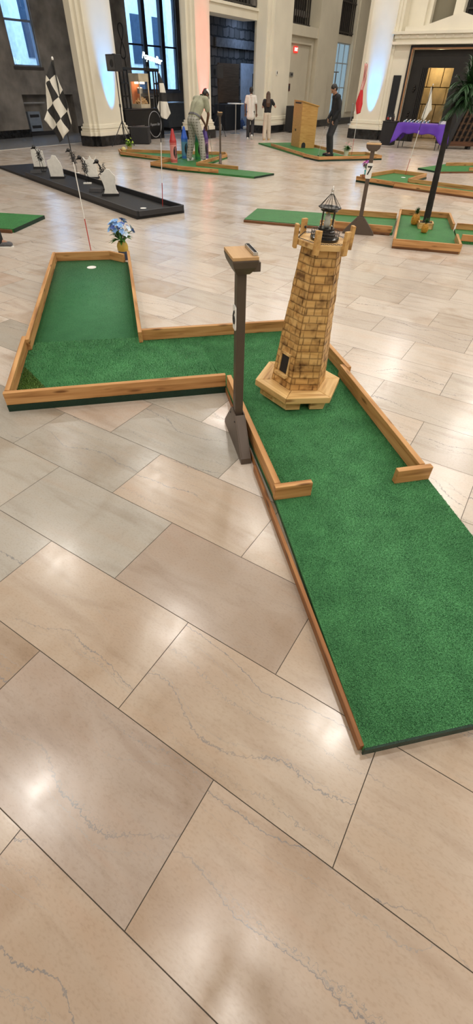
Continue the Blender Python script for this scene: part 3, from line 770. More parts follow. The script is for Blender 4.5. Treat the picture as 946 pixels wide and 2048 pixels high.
    MB().lathe([(.001, .145), (.05, .145), (.052, .152), (.066, .160), (.066, .164), (.055, .163), (.05, .158), (.001, .158)], 30).build('lantern_roof', M_BLKGLOSS, ln, smooth='auto')
    wr = MB()
    for k in range(8):
        a = 2*PI*k/8; wr.tube([(.062*math.cos(a), .062*math.sin(a), .163), (.006*math.cos(a), .006*math.sin(a), .226)], .0016, 6)
    wr.build('lantern_spire', M_BLKGLOSS, ln)
    MB().lathe([(.001, .222), (.009, .224), (.009, .229), (.005, .232), (.008, .238), (.0075, .244), (.002, .252), (.0008, .262)], 14).build('finial', M_METAL, ln, smooth=True)
    return t
def add_brick(mb, burn, P, nrm, u0, u1, v0, v1):
    th = random.uniform(.001, .005); dv = (v1-v0)
    lift = nrm*(th+.001)
    # outer ring then raised field, so the torched edge shades off into clean wood
    eu = min(.045, (u1-u0)*.25); ev = dv*.2
    ring = [P(u0, v0), P(u1, v0), P(u1, v1), P(u0, v1)]
    inn = [P(u0+eu, v0+ev), P(u1-eu, v0+ev), P(u1-eu, v1-ev), P(u0+eu, v1-ev)]
    vs = [p-nrm*.007 for p in ring]+[p+lift for p in ring]+[p+lift for p in inn]
    fs = [(0, 1, 5, 4), (1, 2, 6, 5), (2, 3, 7, 6), (3, 0, 4, 7), (4, 5, 9, 8), (5, 6, 10, 9), (6, 7, 11, 10), (7, 4, 8, 11), (8, 9, 10, 11)]
    mb.add(vs, fs)
    k = random.choice((0, 0, .05, .1, .35)); top = random.uniform(.15, .75)
    burn += [.9]*4+[.75+k*.2, .75, top, top]+[.05+k, .05+k, .02+k, .02+k]
lighthouse()

# ---------------------------------------------------------------- scorecard stands
def stand(label, loc, rotz, digit=None, tilt=0.):
    t = thing('scorecard_stand', label, 'stand', loc, rot=(0, tilt, rotz), group=None)
    prof = [(-.255, 0), (.255, 0), (.245, .035), (.05, .245), (-.05, .245), (-.245, .035)]
    for y0, y1 in ((-.034, -.026), (.026, .034)):
        n = len(prof); vs = [(x, y, z) for y in (y0, y1) for x, z in prof]
        MB().add(vs, [tuple(range(n)), tuple(range(2*n-1, n-1, -1))]+[(i, i+n, (i+1) % n+n, (i+1) % n) for i in range(n)]).build('gusset', M_BRONZE, t, bevel=.002)
    for s in (-1, 1):
        mb = MB(); vs = [(s*x, y, z) for y in (-.026, .026) for x, z in ((.255, 0), (.245, .035), (.055, .24), (.052, .2), (.215, .02), (.225, 0))]
        mb.add(vs, [(0, 1, 2, 3, 4, 5), (11, 10, 9, 8, 7, 6)]+[(i, i+6, (i+1) % 6+6, (i+1) % 6) for i in range(6)]).build('brace', M_BRONZE, t)
        MB().lathe([(.001, 0), (.006, 0), (.005, .003)], 8, Matrix.Translation((s*.06, -.0345, .2)) @ Matrix.Rotation(PI/2, 4, 'X')).build('screw', M_BLACK, t)
    MB().box(-.030, .030, -.0255, .0255, 0, 1.10).build('pole', M_BRONZE, t, bevel=.003)
    tr = MB(); rect = lambda a, b: [(-a, -b), (a, -b), (a, b), (-a, b)]
    tr.frustum([(rect(.055, .035), 1.06), (rect(.085, .05), 1.085), (rect(.098, .058), 1.10), (rect(.105, .066), 1.128), (rect(.105, .066), 1.135)])
    tr.build('tray', M_BRONZE, t, bevel=.002)
    MB().box(-.105, .105, -.066, .066, 1.135, 1.150).build('tray_top', wood('tan_hardboard', (.55, .35, .17), (.50, .31, .15), (.42, .25, .11), knots=False), t, bevel=.002)
    MB().box(.02, .075, .045, .085, 1.075, 1.118).build('hook_block', M_BRONZE, t, bevel=.002)
    ph = MB(); ph.box(-.085, .085, .040, .044, 1.15, 1.166); ph.box(-.085, .085, .060, .064, 1.15, 1.166); ph.box(-.085, .085, .04, .064, 1.15, 1.153)
    ph.box(-.087, -.083, .04, .064, 1.15, 1.166); ph.box(.083, .087, .04, .064, 1.15, 1.166)
    ph.build('pencil_holder', M_METAL, t, bevel=.001)
    MB().tube([(-.075, .052, 1.159), (.07, .052, 1.159)], .005, 8).build('pencil', M_BLACK, t)
    # number plate with rounded corners on the front of the pole
    r = .015; W, Hh = .036, .075; pl = []
    for cx, cz, a0 in ((W-r, Hh-r, 0), (-W+r, Hh-r, 90), (-W+r, -Hh+r, 180), (W-r, -Hh+r, 270)):
        for k in range(5):
            a = math.radians(a0+22.5*k); pl.append((cx+r*math.cos(a), cz+r*math.sin(a)))
    k_ = .85 if digit != '7' else 1.25
    Mx = Matrix.Translation((0, -.0265, .83)) @ Matrix.Rotation(PI/2, 4, 'X')
    npl = MB().prism([(x*k_, z*k_) for x, z in pl], 0, .006, Mx).build('number_plate', M_WHITE, t)
    if digit:
        vs, fs = text_mesh(digit, .11*k_*1.08, .001, 0., .002)
        MB().add(vs, fs, Mx @ Matrix.Translation((0, 0, .007))).build('number', M_BLACK, npl)
    return t
stand('brown scorecard stand numbered 6 beside the lighthouse course, nearest of the stands', (-.006, 2.455, 0), math.radians(-76), '6')
stand('brown scorecard stand numbered 7 in front of the palm course strip', (1.90, 8.36, 0), math.radians(-15), '7')
stand('small far brown scorecard stand beside the giant purple crayon', (-.72, 16.65, 0), math.radians(95))

# ---------------------------------------------------------------- flags
def flag_pole(t, base, top, r=.0065):
    """white fibreglass stick, red towards its foot"""
    base, top = Vector(base), Vector(top); d = top-base
    MB().tube([base, base+d*.20], r, 8).build('pole_foot', M_RED, t, smooth='auto')
    MB().tube([base+d*.20, base+d*.52], r, 8).build('pole', M_WHITE, t, smooth='auto')
    MB().tube([base+d*.52, top], r*1.05, 8).build('pole_upper', M_BLACK, t, smooth='auto')
    MB().ell(top, (.012, .012, .016)).build('pole_tip', M_WHITE, t, smooth=True)
def cloth(t, name, cells, y, mats, fold=.03, freq=30., thick=.0025, n=6, org=(0, 0, 0)):
    """cells: quads of (x, z) with a material index, hung in a rippling sheet about the plane y"""
    mb = MB(); idx = []
    for q, k in cells:
        a, b, c, d = [Vector(p) for p in q]
        base = len(mb.v)
        for i in range(n+1):
            for j in range(n+1):
                u, v = i/n, j/n
                p = (a.lerp(b, u)).lerp(d.lerp(c, u), v)
                yy = y + fold*math.sin(p[0]*freq+p[1]*4) + fold*.4*math.sin(p[0]*freq*2.3-p[1]*9+1)
                mb.v.append((p[0]-org[0], yy-org[1], p[1]-org[2]))
        for i in range(n):
            for j in range(n):
                k0 = base+i*(n+1)+j; mb.f.append((k0, k0+1, k0+n+2, k0+n+1)); idx.append(k)
    bm = bmesh.new(); me = bpy.data.meshes.new(name); me.from_pydata(mb.v, [], mb.f)
    for m_ in mats: me.materials.append(m_)
    me.polygons.foreach_set('material_index', idx); me.polygons.foreach_set('use_smooth', [True]*len(idx))
    bm.from_mesh(me); bmesh.ops.remove_doubles(bm, verts=bm.verts, dist=1e-4); bm.to_mesh(me); bm.free()
    o = bpy.data.objects.new(name, me); COL.objects.link(o); o.parent = t
    md = o.modifiers.new('thickness', 'SOLIDIFY'); md.thickness = thick; md.offset = 0
F_BLK = plain('black_nylon', (.016, .016, .018), .6); F_WHT = plain('white_nylon', (.72, .70, .64), .65, var=.04)
F_RED = plain('red_nylon', (.55, .02, .025), .6); F_NAVY = plain('navy_nylon', (.02, .03, .09), .6)
fx, fy = -2.18, 7.05
f1 = thing('checkered_flag', 'large black and white checkered flag on a stick behind the near green', 'flag', (fx, fy, 0))
flag_pole(f1, (0, -.0, 0.0), (-.02, .02, 1.91))
A = [(-2.214, 1.894), (-2.2, 1.788), (-2.267, 1.735), (-2.296, 1.774), (-2.148, 1.655), (-2.213, 1.595), (-2.344, 1.663), (-2.285, 1.543), (-2.36, 1.611), (-2.381, 1.477), (-2.12, 1.502),
     (-2.153, 1.471), (-2.228, 1.406), (-2.305, 1.351), (-2.427, 1.393), (-2.36, 1.303), (-2.11, 1.386), (-2.121, 1.354), (-2.168, 1.296), (-2.253, 1.218), (-2.314, 1.18), (-2.321, 1.715)]
def q(*ix): return [A[i] for i in ix]
cells = [(q(0, 1, 2, 3), 0), (q(1, 4, 5, 2), 1), (q(4, 10, 11, 5), 0), (q(10, 16, 17, 11), 1), (q(2, 5, 7, 21), 0), (q(5, 11, 12, 7), 1), (q(11, 17, 18, 12), 0),
         (q(3, 2, 21, 6), 1), (q(21, 7, 9, 8), 1), (q(6, 21, 8, 8), 0), (q(7, 12, 13, 9), 0), (q(12, 18, 19, 13), 1), (q(9, 13, 15, 14), 1), (q(13, 19, 20, 15), 0)]
cloth(f1, 'flag', cells, 7.045, [F_BLK, F_WHT], .028, 34, org=(fx, fy, 0))
fx, fy = -1.535, 9.93
f2 = thing('checkered_flag', 'checkered flag hanging limp on a thin stick in the black course', 'flag', (fx, fy, .052))
flag_pole(f2, (0, 0, 0), (.125, .02, 1.79))
B = [(-1.41, 1.831), (-1.402, 1.831), (-1.421, 1.716), (-1.353, 1.717), (-1.435, 1.607), (-1.326, 1.605), (-1.453, 1.501), (-1.312, 1.497), (-1.48, 1.424), (-1.263, 1.354), (-1.426, 1.296), (-1.339, 1.279)]
cells = [([B[0], B[1], B[3], B[2]], 0), ([B[2], B[3], B[5], B[4]], 1), ([B[4], B[5], B[7], B[6]], 0), ([B[6], B[7], B[9], B[10]], 1), ([B[6], B[10], B[10], B[8]], 1), ([B[10], B[9], B[11], B[11]], 1)]
cloth(f2, 'flag', cells, 9.95, [F_BLK, F_WHT], .02, 60, org=(fx, fy, .046))
fx, fy = 4.36, 14.82
f3 = thing('golf_flag', 'plain white flag on a stick in the green course with the pointed corner', 'flag', (fx, fy, .047))
flag_pole(f3, (0, 0, 0), (.17, 0, 1.74))
C_ = [(4.526, 1.748), (4.565, 1.703), (4.62, 1.515), (4.674, 1.33), (4.541, 1.123), (4.467, 1.172), (4.49, 1.333), (4.526, 1.502), (4.509, 1.725)]
cells = [([C_[0], C_[1], C_[2], C_[7]], 0), ([C_[7], C_[2], C_[3], C_[6]], 0), ([C_[6], C_[3], C_[4], C_[5]], 0)]
cloth(f3, 'flag', cells, 14.93, [F_WHT], .02, 40, org=(fx, fy, .04))
fx, fy = 3.61, 18.95
f4 = thing('golf_flag', 'red flag with white stripes on a stick beside the potted plant', 'flag', (fx, fy, .047))
flag_pole(f4, (0, 0, 0), (.02, 0, 2.2))
cells = []
D_ = [(3.585, 2.214), (3.663, 2.208), (3.60, 1.898), (3.691, 1.884), (3.563, 1.637), (3.66, 1.638), (3.488, 1.334), (3.709, 1.32), (3.566, 1.076), (3.684, 1.113)]
def L2(p, q_, t_): return (p[0]+(q_[0]-p[0])*t_, p[1]+(q_[1]-p[1])*t_)
for (a, b, c, d) in ((0, 1, 3, 2), (2, 3, 5, 4)):
    for k in range(5):
        cells.append(([L2(D_[a], D_[b], k/5), L2(D_[a], D_[b], (k+1)/5), L2(D_[d], D_[c], (k+1)/5), L2(D_[d], D_[c], k/5)], 1 if k % 2 else 0))
cells += [([D_[4], D_[5], D_[7], D_[6]], 0), ([D_[6], D_[7], D_[9], D_[8]], 0)]
cloth(f4, 'flag', cells, 18.93, [F_RED, F_WHT], .02, 40, org=(fx, fy, .04))

# ---------------------------------------------------------------- small plants
def leaf(mb, p, d, L, w, up=Vector((0, 0, 1)), droop=.3):
    d = Vector(d).normalized(); s = d.cross(up)
    if s.length < .05: s = Vector((1, 0, 0))
    s.normalize(); p = Vector(p); n = s.cross(d)
    pts = []
    for k in range(4):
        t = k/3; c = p+d*L*t-Vector((0, 0, droop*L*t*t)); ww = w*(.35, 1, .75, .02)[k]
        pts += [c-s*ww+n*ww*.25, c, c+s*ww+n*ww*.25]
    fs = []
    for k in range(3):
        for j in range(2): fs.append((k*3+j, k*3+j+1, k*3+j+4, k*3+j+3))
    mb.add(pts, fs)
M_LEAF = plain('leaf_green', (.045, .16, .02), .5, var=.5, vscale=25)
M_LEAFD = plain('dark_leaf', (.02, .075, .018), .5, var=.4, vscale=25)
M_STEM = plain('stem_green', (.05, .13, .02), .6)
def bouquet(t, z0, n, R, Hh, petal_mats, leafm, r=.022, leaves=26, spread=1.0):
    st = MB(); lf = MB(); fl = [MB() for _ in petal_mats]
    for k in range(n):
        a = random.uniform(0, 2*PI); e = random.uniform(.1, 1)**.6
        tip = Vector((R*e*math.cos(a)*spread, R*e*math.sin(a), z0+Hh*(1.0-.55*e*e)*random.uniform(.8, 1.1)))
        st.tube([(0, 0, z0-.02), (tip.x*.45, tip.y*.45, z0+(tip.z-z0)*.65), tip], .0028, 5)
        nrm = (tip-Vector((0, 0, z0+Hh*.2))).normalized()
        tg = nrm.cross(Vector((0, 0, 1))); tg = tg.normalized() if tg.length > .1 else Vector((1, 0, 0)); bt = nrm.cross(tg)
        m_ = fl[k % len(fl)]
        for j in range(5):
            b = 2*PI*j/5+a; dr = tg*math.cos(b)+bt*math.sin(b)
            leaf(m_, tip, dr+nrm*.35, r*1.5, r*.62, nrm, .1)
        m_.ell(tip, (r*.3,)*3, seg=6, rings=4)
    for k in range(leaves):
        a = random.uniform(0, 2*PI); e = random.uniform(-.1, 1.1)
        leaf(lf, (.2*R*math.cos(a), .2*R*math.sin(a), z0+Hh*random.uniform(.0, .35)), (math.cos(a), math.sin(a), e), R*random.uniform(.6, .95), R*.13, droop=.25)
    st.build('stems', M_STEM, t); lf.build('leaves', leafm, t, smooth=True)
    for b_, m_ in zip(fl, petal_mats): b_.build('blossoms', m_, t, smooth=True)
P1 = plain('sky_blue_petal', (.22, .42, .78), .6, var=.2, vscale=30); P2 = plain('navy_petal', (.05, .10, .38), .6, var=.3, vscale=30); P3 = plain('pale_petal', (.55, .68, .82), .6)
P4 = plain('magenta_petal', (.55, .12, .42), .6, var=.3, vscale=30); P5 = plain('purple_petal', (.28, .10, .45), .6, var=.3, vscale=30)
vz = thing('flower_vase', 'yellow and navy vase of blue flowers behind the green beside the near corner board', 'flower vase', (-1.62, 6.66, 0))
MB().lathe([(.001, 0), (.066, 0), (.068, .01), (.068, .10), (.064, .105)], 28).build('vase_base', plain('navy_glaze', (.02, .035, .07), .35), vz, smooth='auto')
MB().lathe([(.064, .10), (.072, .11), (.074, .16), (.062, .19), (.05, .205), (.05, .215), (.04, .215), (.04, .19)], 28).build('vase', plain('ochre_glaze', (.52, .36, .06), .4, var=.15), vz, smooth='auto')
bouquet(vz, .21, 30, .17, .26, [P1, P2, P3, P1], M_LEAF, .030, 34)
v2 = thing('flower_vase', 'small vase of purple flowers on the corner of the pointed course', 'flower vase', (3.02, 13.63, .121))
MB().box(-.07, .07, -.055, .055, 0, .05).build('plinth', wood('red_cedar', (.3, .12, .06), (.24, .09, .045), (.14, .05, .025)), v2, bevel=.004)
MB().lathe([(.03, .05), (.035, .055), (.03, .09), (.045, .14), (.04, .14), (.025, .09)], 16).build('vase', plain('teal_glass', (.05, .4, .45), .15), v2, smooth=True)
bouquet(v2, .15, 22, .12, .17, [P4, P5, P4], M_LEAFD, .028, 16)
v3 = thing('potted_plant', 'potted leafy plant in a pale pot on the lectern course', 'plant', (3.39, 18.75, .0405))
MB().lathe([(.05, 0), (.065, .0), (.085, .17), (.07, .17), (.06, .02)], 18).build('pot', plain('cream_glaze', (.62, .58, .46), .5), v3, smooth='auto')
MB().lathe([(.001, .005), (.058, .005), (.072, .15), (.001, .15)], 14).build('soil', plain('potting_soil', (.03, .02, .012), .9), v3)
bouquet(v3, .17, 5, .17, .2, [plain('pink_petal', (.6, .25, .3), .6)], M_LEAF, .02, 60)
v4 = thing('potted_plant', 'bright green leafy plant in a small pot beside the speaker tripod', 'plant', (-4.0, 19.55, 0))
MB().lathe([(.001, 0), (.07, 0), (.085, .13), (.07, .13), (.001, .12)], 18).build('pot', plain('ochre_pot', (.45, .33, .14), .5), v4, smooth='auto')
bouquet(v4, .13, 4, .17, .2, [plain('lime_petal', (.35, .5, .05), .6)], plain('lime_leaf', (.20, .38, .02), .5, var=.3, vscale=25), .03, 60)
v5 = thing('ball_ornament', 'small yellow and red ball on the long arm of the crayon course', 'ball', (-3.97, 18.42, .0405))
MB().ell((0, 0, .08), (.08, .08, .08), seg=24, rings=16).build('ball', plain('yellow_rubber', (.6, .5, .2), .4), v5, smooth=True)
MB().tube([(.0795*math.cos(a), .0795*math.sin(a), .08) for a in [2*PI*k/28 for k in range(28)]], .006, 6, closed=True).build('stripe', M_RED, v5, smooth=True)

# ---------------------------------------------------------------- giant crayons
def crayon(label, loc, wrap, tipc, face):
    t = thing('giant_crayon', label, 'crayon', loc, face, 'giant crayons on the far green course')
    R = .098
    cw = plain(label.split()[1]+'_wrapper', wrap, .4, var=.04); ct = plain(label.split()[1]+'_wax', tipc, .35, var=.06)
    MB().lathe([(.001, 0), (R, 0), (R, .012), (R, .465), (.001, .465)], 32).build('wrapper', cw, t, smooth='auto')
    for z in (.022, .055, .415, .445): MB().lathe([(R*.9, z), (R+.002, z), (R+.002, z+.016), (R*.9, z+.016)], 32).build('band', ct, t, smooth='auto')
    MB().lathe([(.001, .465), (R*.99, .465), (R*.99, .50), (R*.90, .515), (R*.30, .735), (R*.24, .75), (.001, .752)], 32).build('tip', ct, t, smooth='auto')
    # black oval with the lettering, wrapped round the barrel
    mb = MB(); n = 28
    ring = [(.062*math.cos(2*PI*k/n)/R, .235+.135*math.sin(2*PI*k/n)) for k in range(n)]
    vs = []; fs = []; K = 6
    for j in range(K+1):
        for a, z in ring:
            s = j/K; vs.append(((R+.0015)*math.cos(a*s), (R+.0015)*math.sin(a*s), .235+(z-.235)*s))
    for j in range(K):
        for k in range(n): fs.append((j*n+k, j*n+(k+1) % n, (j+1)*n+(k+1) % n, (j+1)*n+k))
    ov = mb.add(vs, fs).build('label_oval', M_BLACK, t, smooth=True)
    tv, tf = refine(*text_mesh('Crayola', .075, .0005), .012)
    out = []
    for x, y, z in tv:   # reads upward
        a = (-y)/R; out.append(((R+.0022+z)*math.cos(a), (R+.0022+z)*math.sin(a), .235+x))
    MB().add(out, tf).build('lettering', cw, ov)
for lb, p, w_, tc_ in (('giant red crayon with a pink wrapper, leftmost of the four', (-2.07, 16.35), (.74, .27, .25), (.42, .02, .02)),
                      ('giant blue crayon with a blue-grey wrapper behind the red crayon', (-1.84, 17.3), (.09, .27, .42), (.015, .11, .60)),
                      ('giant green crayon with a bright green wrapper seen between the bending man\'s legs', (-1.42, 17.16), (.06, .36, .06), (.01, .17, .13)),
                      ('giant purple crayon with a mauve wrapper behind the bending man\'s right leg', (-1.22, 17.45), (.27, .14, .30), (.07, .03, .22))):
    crayon(lb, (*p, .0405), w_, tc_, math.radians(-50))

# ---------------------------------------------------------------- graveyard pieces
def tombstone(label, loc, rotz, prof, foot=True):
    t = thing('tombstone', label, 'tombstone', loc, rotz, 'cut-out tombstones on the black course')
    n = len(prof); vs = [(x, y, z) for y in (-.02, .02) for x, z in prof]
    o = MB().add(vs, [tuple(range(n)), tuple(range(2*n-1, n-1, -1))]+[(i, i+n, (i+1) % n+n, (i+1) % n) for i in range(n)]).build('slab', M_FOAM, t, bevel=.003)
    MB().box(-.17, .17, -.06, .09, 0, .035).build('foot', M_BLACK, t, bevel=.003)
    return t
def arch(w, h, shoulder, k=10):
    return [(-w, .03), (w, .03), (w, shoulder)]+[(w*math.cos(PI*j/k), shoulder+(h-shoulder)*math.sin(PI*j/k)) for j in range(1, k)]+[(-w, shoulder)]
wavy = [(-.13, .03), (.17, .03), (.13, .10), (.12, .2), (.145, .27), (.135, .33), (.09, .37), (.05, .425), (-.02, .435), (-.07, .39), (-.12, .36), (-.155, .30), (-.13, .24), (-.11, .17), (-.10, .1)]
shield = [(-.15, .03), (.15, .03), (.155, .2), (.13, .29), (.09, .35), (.05, .42), (-.03, .43), (-.07, .37), (-.11, .35), (-.17, .33), (-.165, .26)]
crown = [(-.14, .03), (.14, .03), (.145, .30), (.16, .42), (.10, .35), (.06, .36), (.02, .43), (-.03, .36), (-.08, .35), (-.14, .41), (-.14, .30)]
broken = [(-.15, .03), (.15, .03), (.15, .26), (.15, .36), (.06, .38), (.02, .425), (-.06, .43), (-.13, .40), (-.15, .28)]
ZB = .0456
TR = math.radians(8)
tombstone('pale wavy-sided tombstone nearest the hole cup', (-2.75, 10.95, ZB), TR, wavy)
tombstone('pale tombstone with a stepped pointed shoulder, second from the far end', (-4.48, 13.0, ZB), TR, shield)
tombstone('pale tombstone with a spiky crown top, behind the black skeletal ornament', (-3.66, 13.05, ZB), TR, crown)
tombstone('pale broad tombstone farthest from the hole cup', (-5.42, 14.55, ZB), TR, broken)
def skeletal(label, loc, rotz, s=1., lean=.1):
    t = thing('skeletal_ornament', label, 'skeleton figure', loc, rotz, 'black skeletal ornaments among the tombstones')
    MB().box(-.09, .09, -.05, .05, 0, .022).build('stand_plate', M_FOAM if s < 1.23 else M_BLACK, t, bevel=.003)
    L = MB()
    L.tube([(-.02, 0, .02), (-.03, 0, .10*s), (-.01, 0, .19*s)], .006, 6); L.tube([(.03, .01, .02), (.04, 0, .11*s), (.01, 0, .19*s)], .006, 6)
    L.build('legs', M_BLKGLOSS, t)
    rb = MB()
    for k in range(6):
        z = .18*s+.022*k*s; r = .05*(1-.08*abs(k-2)); cx = .01-lean*.25*k*.1
        rb.tube([(cx+r*math.cos(a), .8*r*math.sin(a), z+.012*math.sin(a)) for a in [2*PI*j/12 for j in range(12)]], .0065, 5, closed=True)
    rb.tube([(.02, .03, .17*s), (.0, .03, .26*s), (-.04, .01, .33*s), (-.055, 0, .37*s)], .010, 6)
    rb.build('ribcage', M_BLKGLOSS, t)
    hd = MB(); hx_, hz_ = -.075, .385*s
    hd.ell((hx_, 0, hz_), (.045, .036, .038)); hd.cap((hx_-.03, 0, hz_-.015), (hx_-.075, 0, hz_-.035), .02, .008)
    hd.build('skull', M_BLKGLOSS, t, smooth=True)
    sp = MB()
    for k in range(34):
        a = random.uniform(0, 2*PI); z = random.uniform(.17, .36)*s; e = random.uniform(-.6, .9)
        leaf(sp, (.03*math.cos(a), .03*math.sin(a), z), (math.cos(a), math.sin(a), e), random.uniform(.06, .12), .014, droop=.2)
    sp.build('feathers', M_BLACK, t)
skeletal('black skeletal ornament facing the spiky crowned tombstone, on a pale plate', (-3.58, 12.3, ZB), .2, 1.22)
skeletal('black skeletal ornament beside the broad farthest tombstone', (-5.18, 14.0, ZB), .2, 1.25)
skeletal('black skeletal ornament behind the stepped tombstone', (-4.25, 13.75, ZB), .4, 1.2)
skeletal('black skeletal ornament behind the wavy-sided tombstone', (-3.03, 11.62, ZB), .3, 1.25)
for lb, x, y, a in (('low black block in front of the crowned tombstone', -3.15, 11.35, 0.0), ('low black block beside the curb near the far end', -5.25, 13.72, .3)):
    tag(MB().frustum([([(-.14, -.08), (.14, -.08), (.14, .08), (-.14, .08)], 0), ([(-.12, -.06), (.12, -.06), (.12, .06), (-.12, .06)], .06)]).build('low_block', M_CHAR, None, loc=(x, y, ZB), rot=a, bevel=.004), lb, 'block')

# ---------------------------------------------------------------- palm and pineapples
def palm():
    t = thing('artificial_palm', 'tall artificial palm with a black trunk in a small wooden crate', 'palm', (3.10, 8.72, .0405))
    for i in range(4):
        a = i*PI/2+.0; d = .11
        MB().box(-.12, .12, .10, .12, .0, .085, Matrix.Rotation(a-.25, 4, 'Z')).build('crate_side', M_PALE, t, bevel=.002)
    MB().prism(hexa(.125, 35, 4), .0, .07).build('crate_fill', plain('dark_moss', (.03, .035, .02), .9, var=.6, vscale=40, bmp=.5), t)
    cv = [Vector((0, 0, .03)), Vector((-.025, .0, .5)), Vector((-.05, 0, 1.0)), Vector((-.07, 0, 1.35)), Vector((-.07, 0, 1.58))]
    tr = MB(); pts = []; rr = []
    n = 34
    for k in range(n):
        s = k/(n-1)*(len(cv)-1); i = min(int(s), len(cv)-2); p = cv[i].lerp(cv[i+1], s-i)
        pts.append(p); rr.append((.056-.026*k/n)*(1.02 if k % 2 else .98))
    tr.tube(pts, rr, 12); tr.build('trunk', plain('palm_bark', (.014, .011, .010), .85, var=.4, vscale=20), t, smooth=True)
    top = cv[-1]
    lfm = [plain('palm_green', (.012, .045, .014), .5, var=.4, vscale=14), plain('palm_green_light', (.022, .075, .02), .5, var=.4, vscale=14)]
    top = top+Vector((.16, 0, .08))
    for k in range(60):
        a = k*2.39996; el = (-.1, .25, .6, .95, 1.3)[k % 5]+random.uniform(-.15, .15)
        L = random.uniform(.20, .29) if el < .8 else random.uniform(.28, .38); mb = MB()
        d = Vector((math.cos(a)*math.cos(el), math.sin(a)*math.cos(el), math.sin(el)))
        rib = []
        for j in range(8):
            s = j/7; rib.append(top+Vector((0, 0, -.12+.04*(k % 6)))+d*L*s-Vector((0, 0, (.45 if k % 5 < 3 else .25)*L*s*s)))
        mb.tube(rib, [.005*(1-.8*j/7) for j in range(8)], 5)
        side = d.cross(Vector((0, 0, 1))).normalized()
        for j in range(1, 8):
            for i_ in range(3):
                for sg in (-1, 1):
                    p = rib[j-1].lerp(rib[j], i_/3); dd = (rib[j]-rib[j-1]).normalized()
                    leaf(mb, p, side*sg*.7+dd*.9+Vector((0, 0, random.uniform(-.2, .3))), .13*random.uniform(.7, 1.1), .0065, droop=.4)
        mb.build('frond', lfm[k % 2], t)
    return t
palm()
def pineapple(label, loc, s=1.):
    t = thing('pineapple', label, 'pineapple', loc, random.uniform(0, 3), 'pineapples by the palm')
    mb = MB(); mb.lathe([(.001, 0), (.05*s, .004*s), (.068*s, .04*s), (.072*s, .09*s), (.062*s, .14*s), (.04*s, .175*s), (.001, .18*s)], 20)
    mb.build('fruit', plain('pineapple_skin', (.46, .22, .02), .55, var=.25, vscale=40), t, smooth=True)
    st = MB()
    for i in range(8):
        z = (.02+.02*i)*s; r = (.062, .070, .073, .074, .073, .068, .060, .048)[i]*s
        for k in range(13):
            a = 2*PI*(k+.5*(i % 2))/13; Mx = Matrix.Translation((r*math.cos(a), r*math.sin(a), z)) @ Matrix.Rotation(a, 4, 'Z')
            st.add([(-.002, -.012*s, 0), (.0, 0, -.011*s), (-.002, .012*s, 0), (.0, 0, .011*s), (.008*s, 0, .002)], [(0, 1, 4), (1, 2, 4), (2, 3, 4), (3, 0, 4)], Mx)
    st.build('eyes', plain('pineapple_eye', (.58, .30, .04), .5, var=.4, vscale=60), t)
    cr = MB()
    for k in range(26):
        a = k*2.4; e = .5+1.0*k/26
        leaf(cr, (.012*math.cos(a), .012*math.sin(a), .172*s+.001*k), (math.cos(a)*math.cos(e), math.sin(a)*math.cos(e), math.sin(e)), (.07+.045*k/26)*s, .011*s, droop=.15)
    cr.build('crown', M_LEAFD, t)
pineapple('pineapple in front of the palm crate', (2.98, 8.36, .0405), .72)
pineapple('pineapple behind the crate, left of the palm trunk', (2.98, 8.93, .0405), .9)

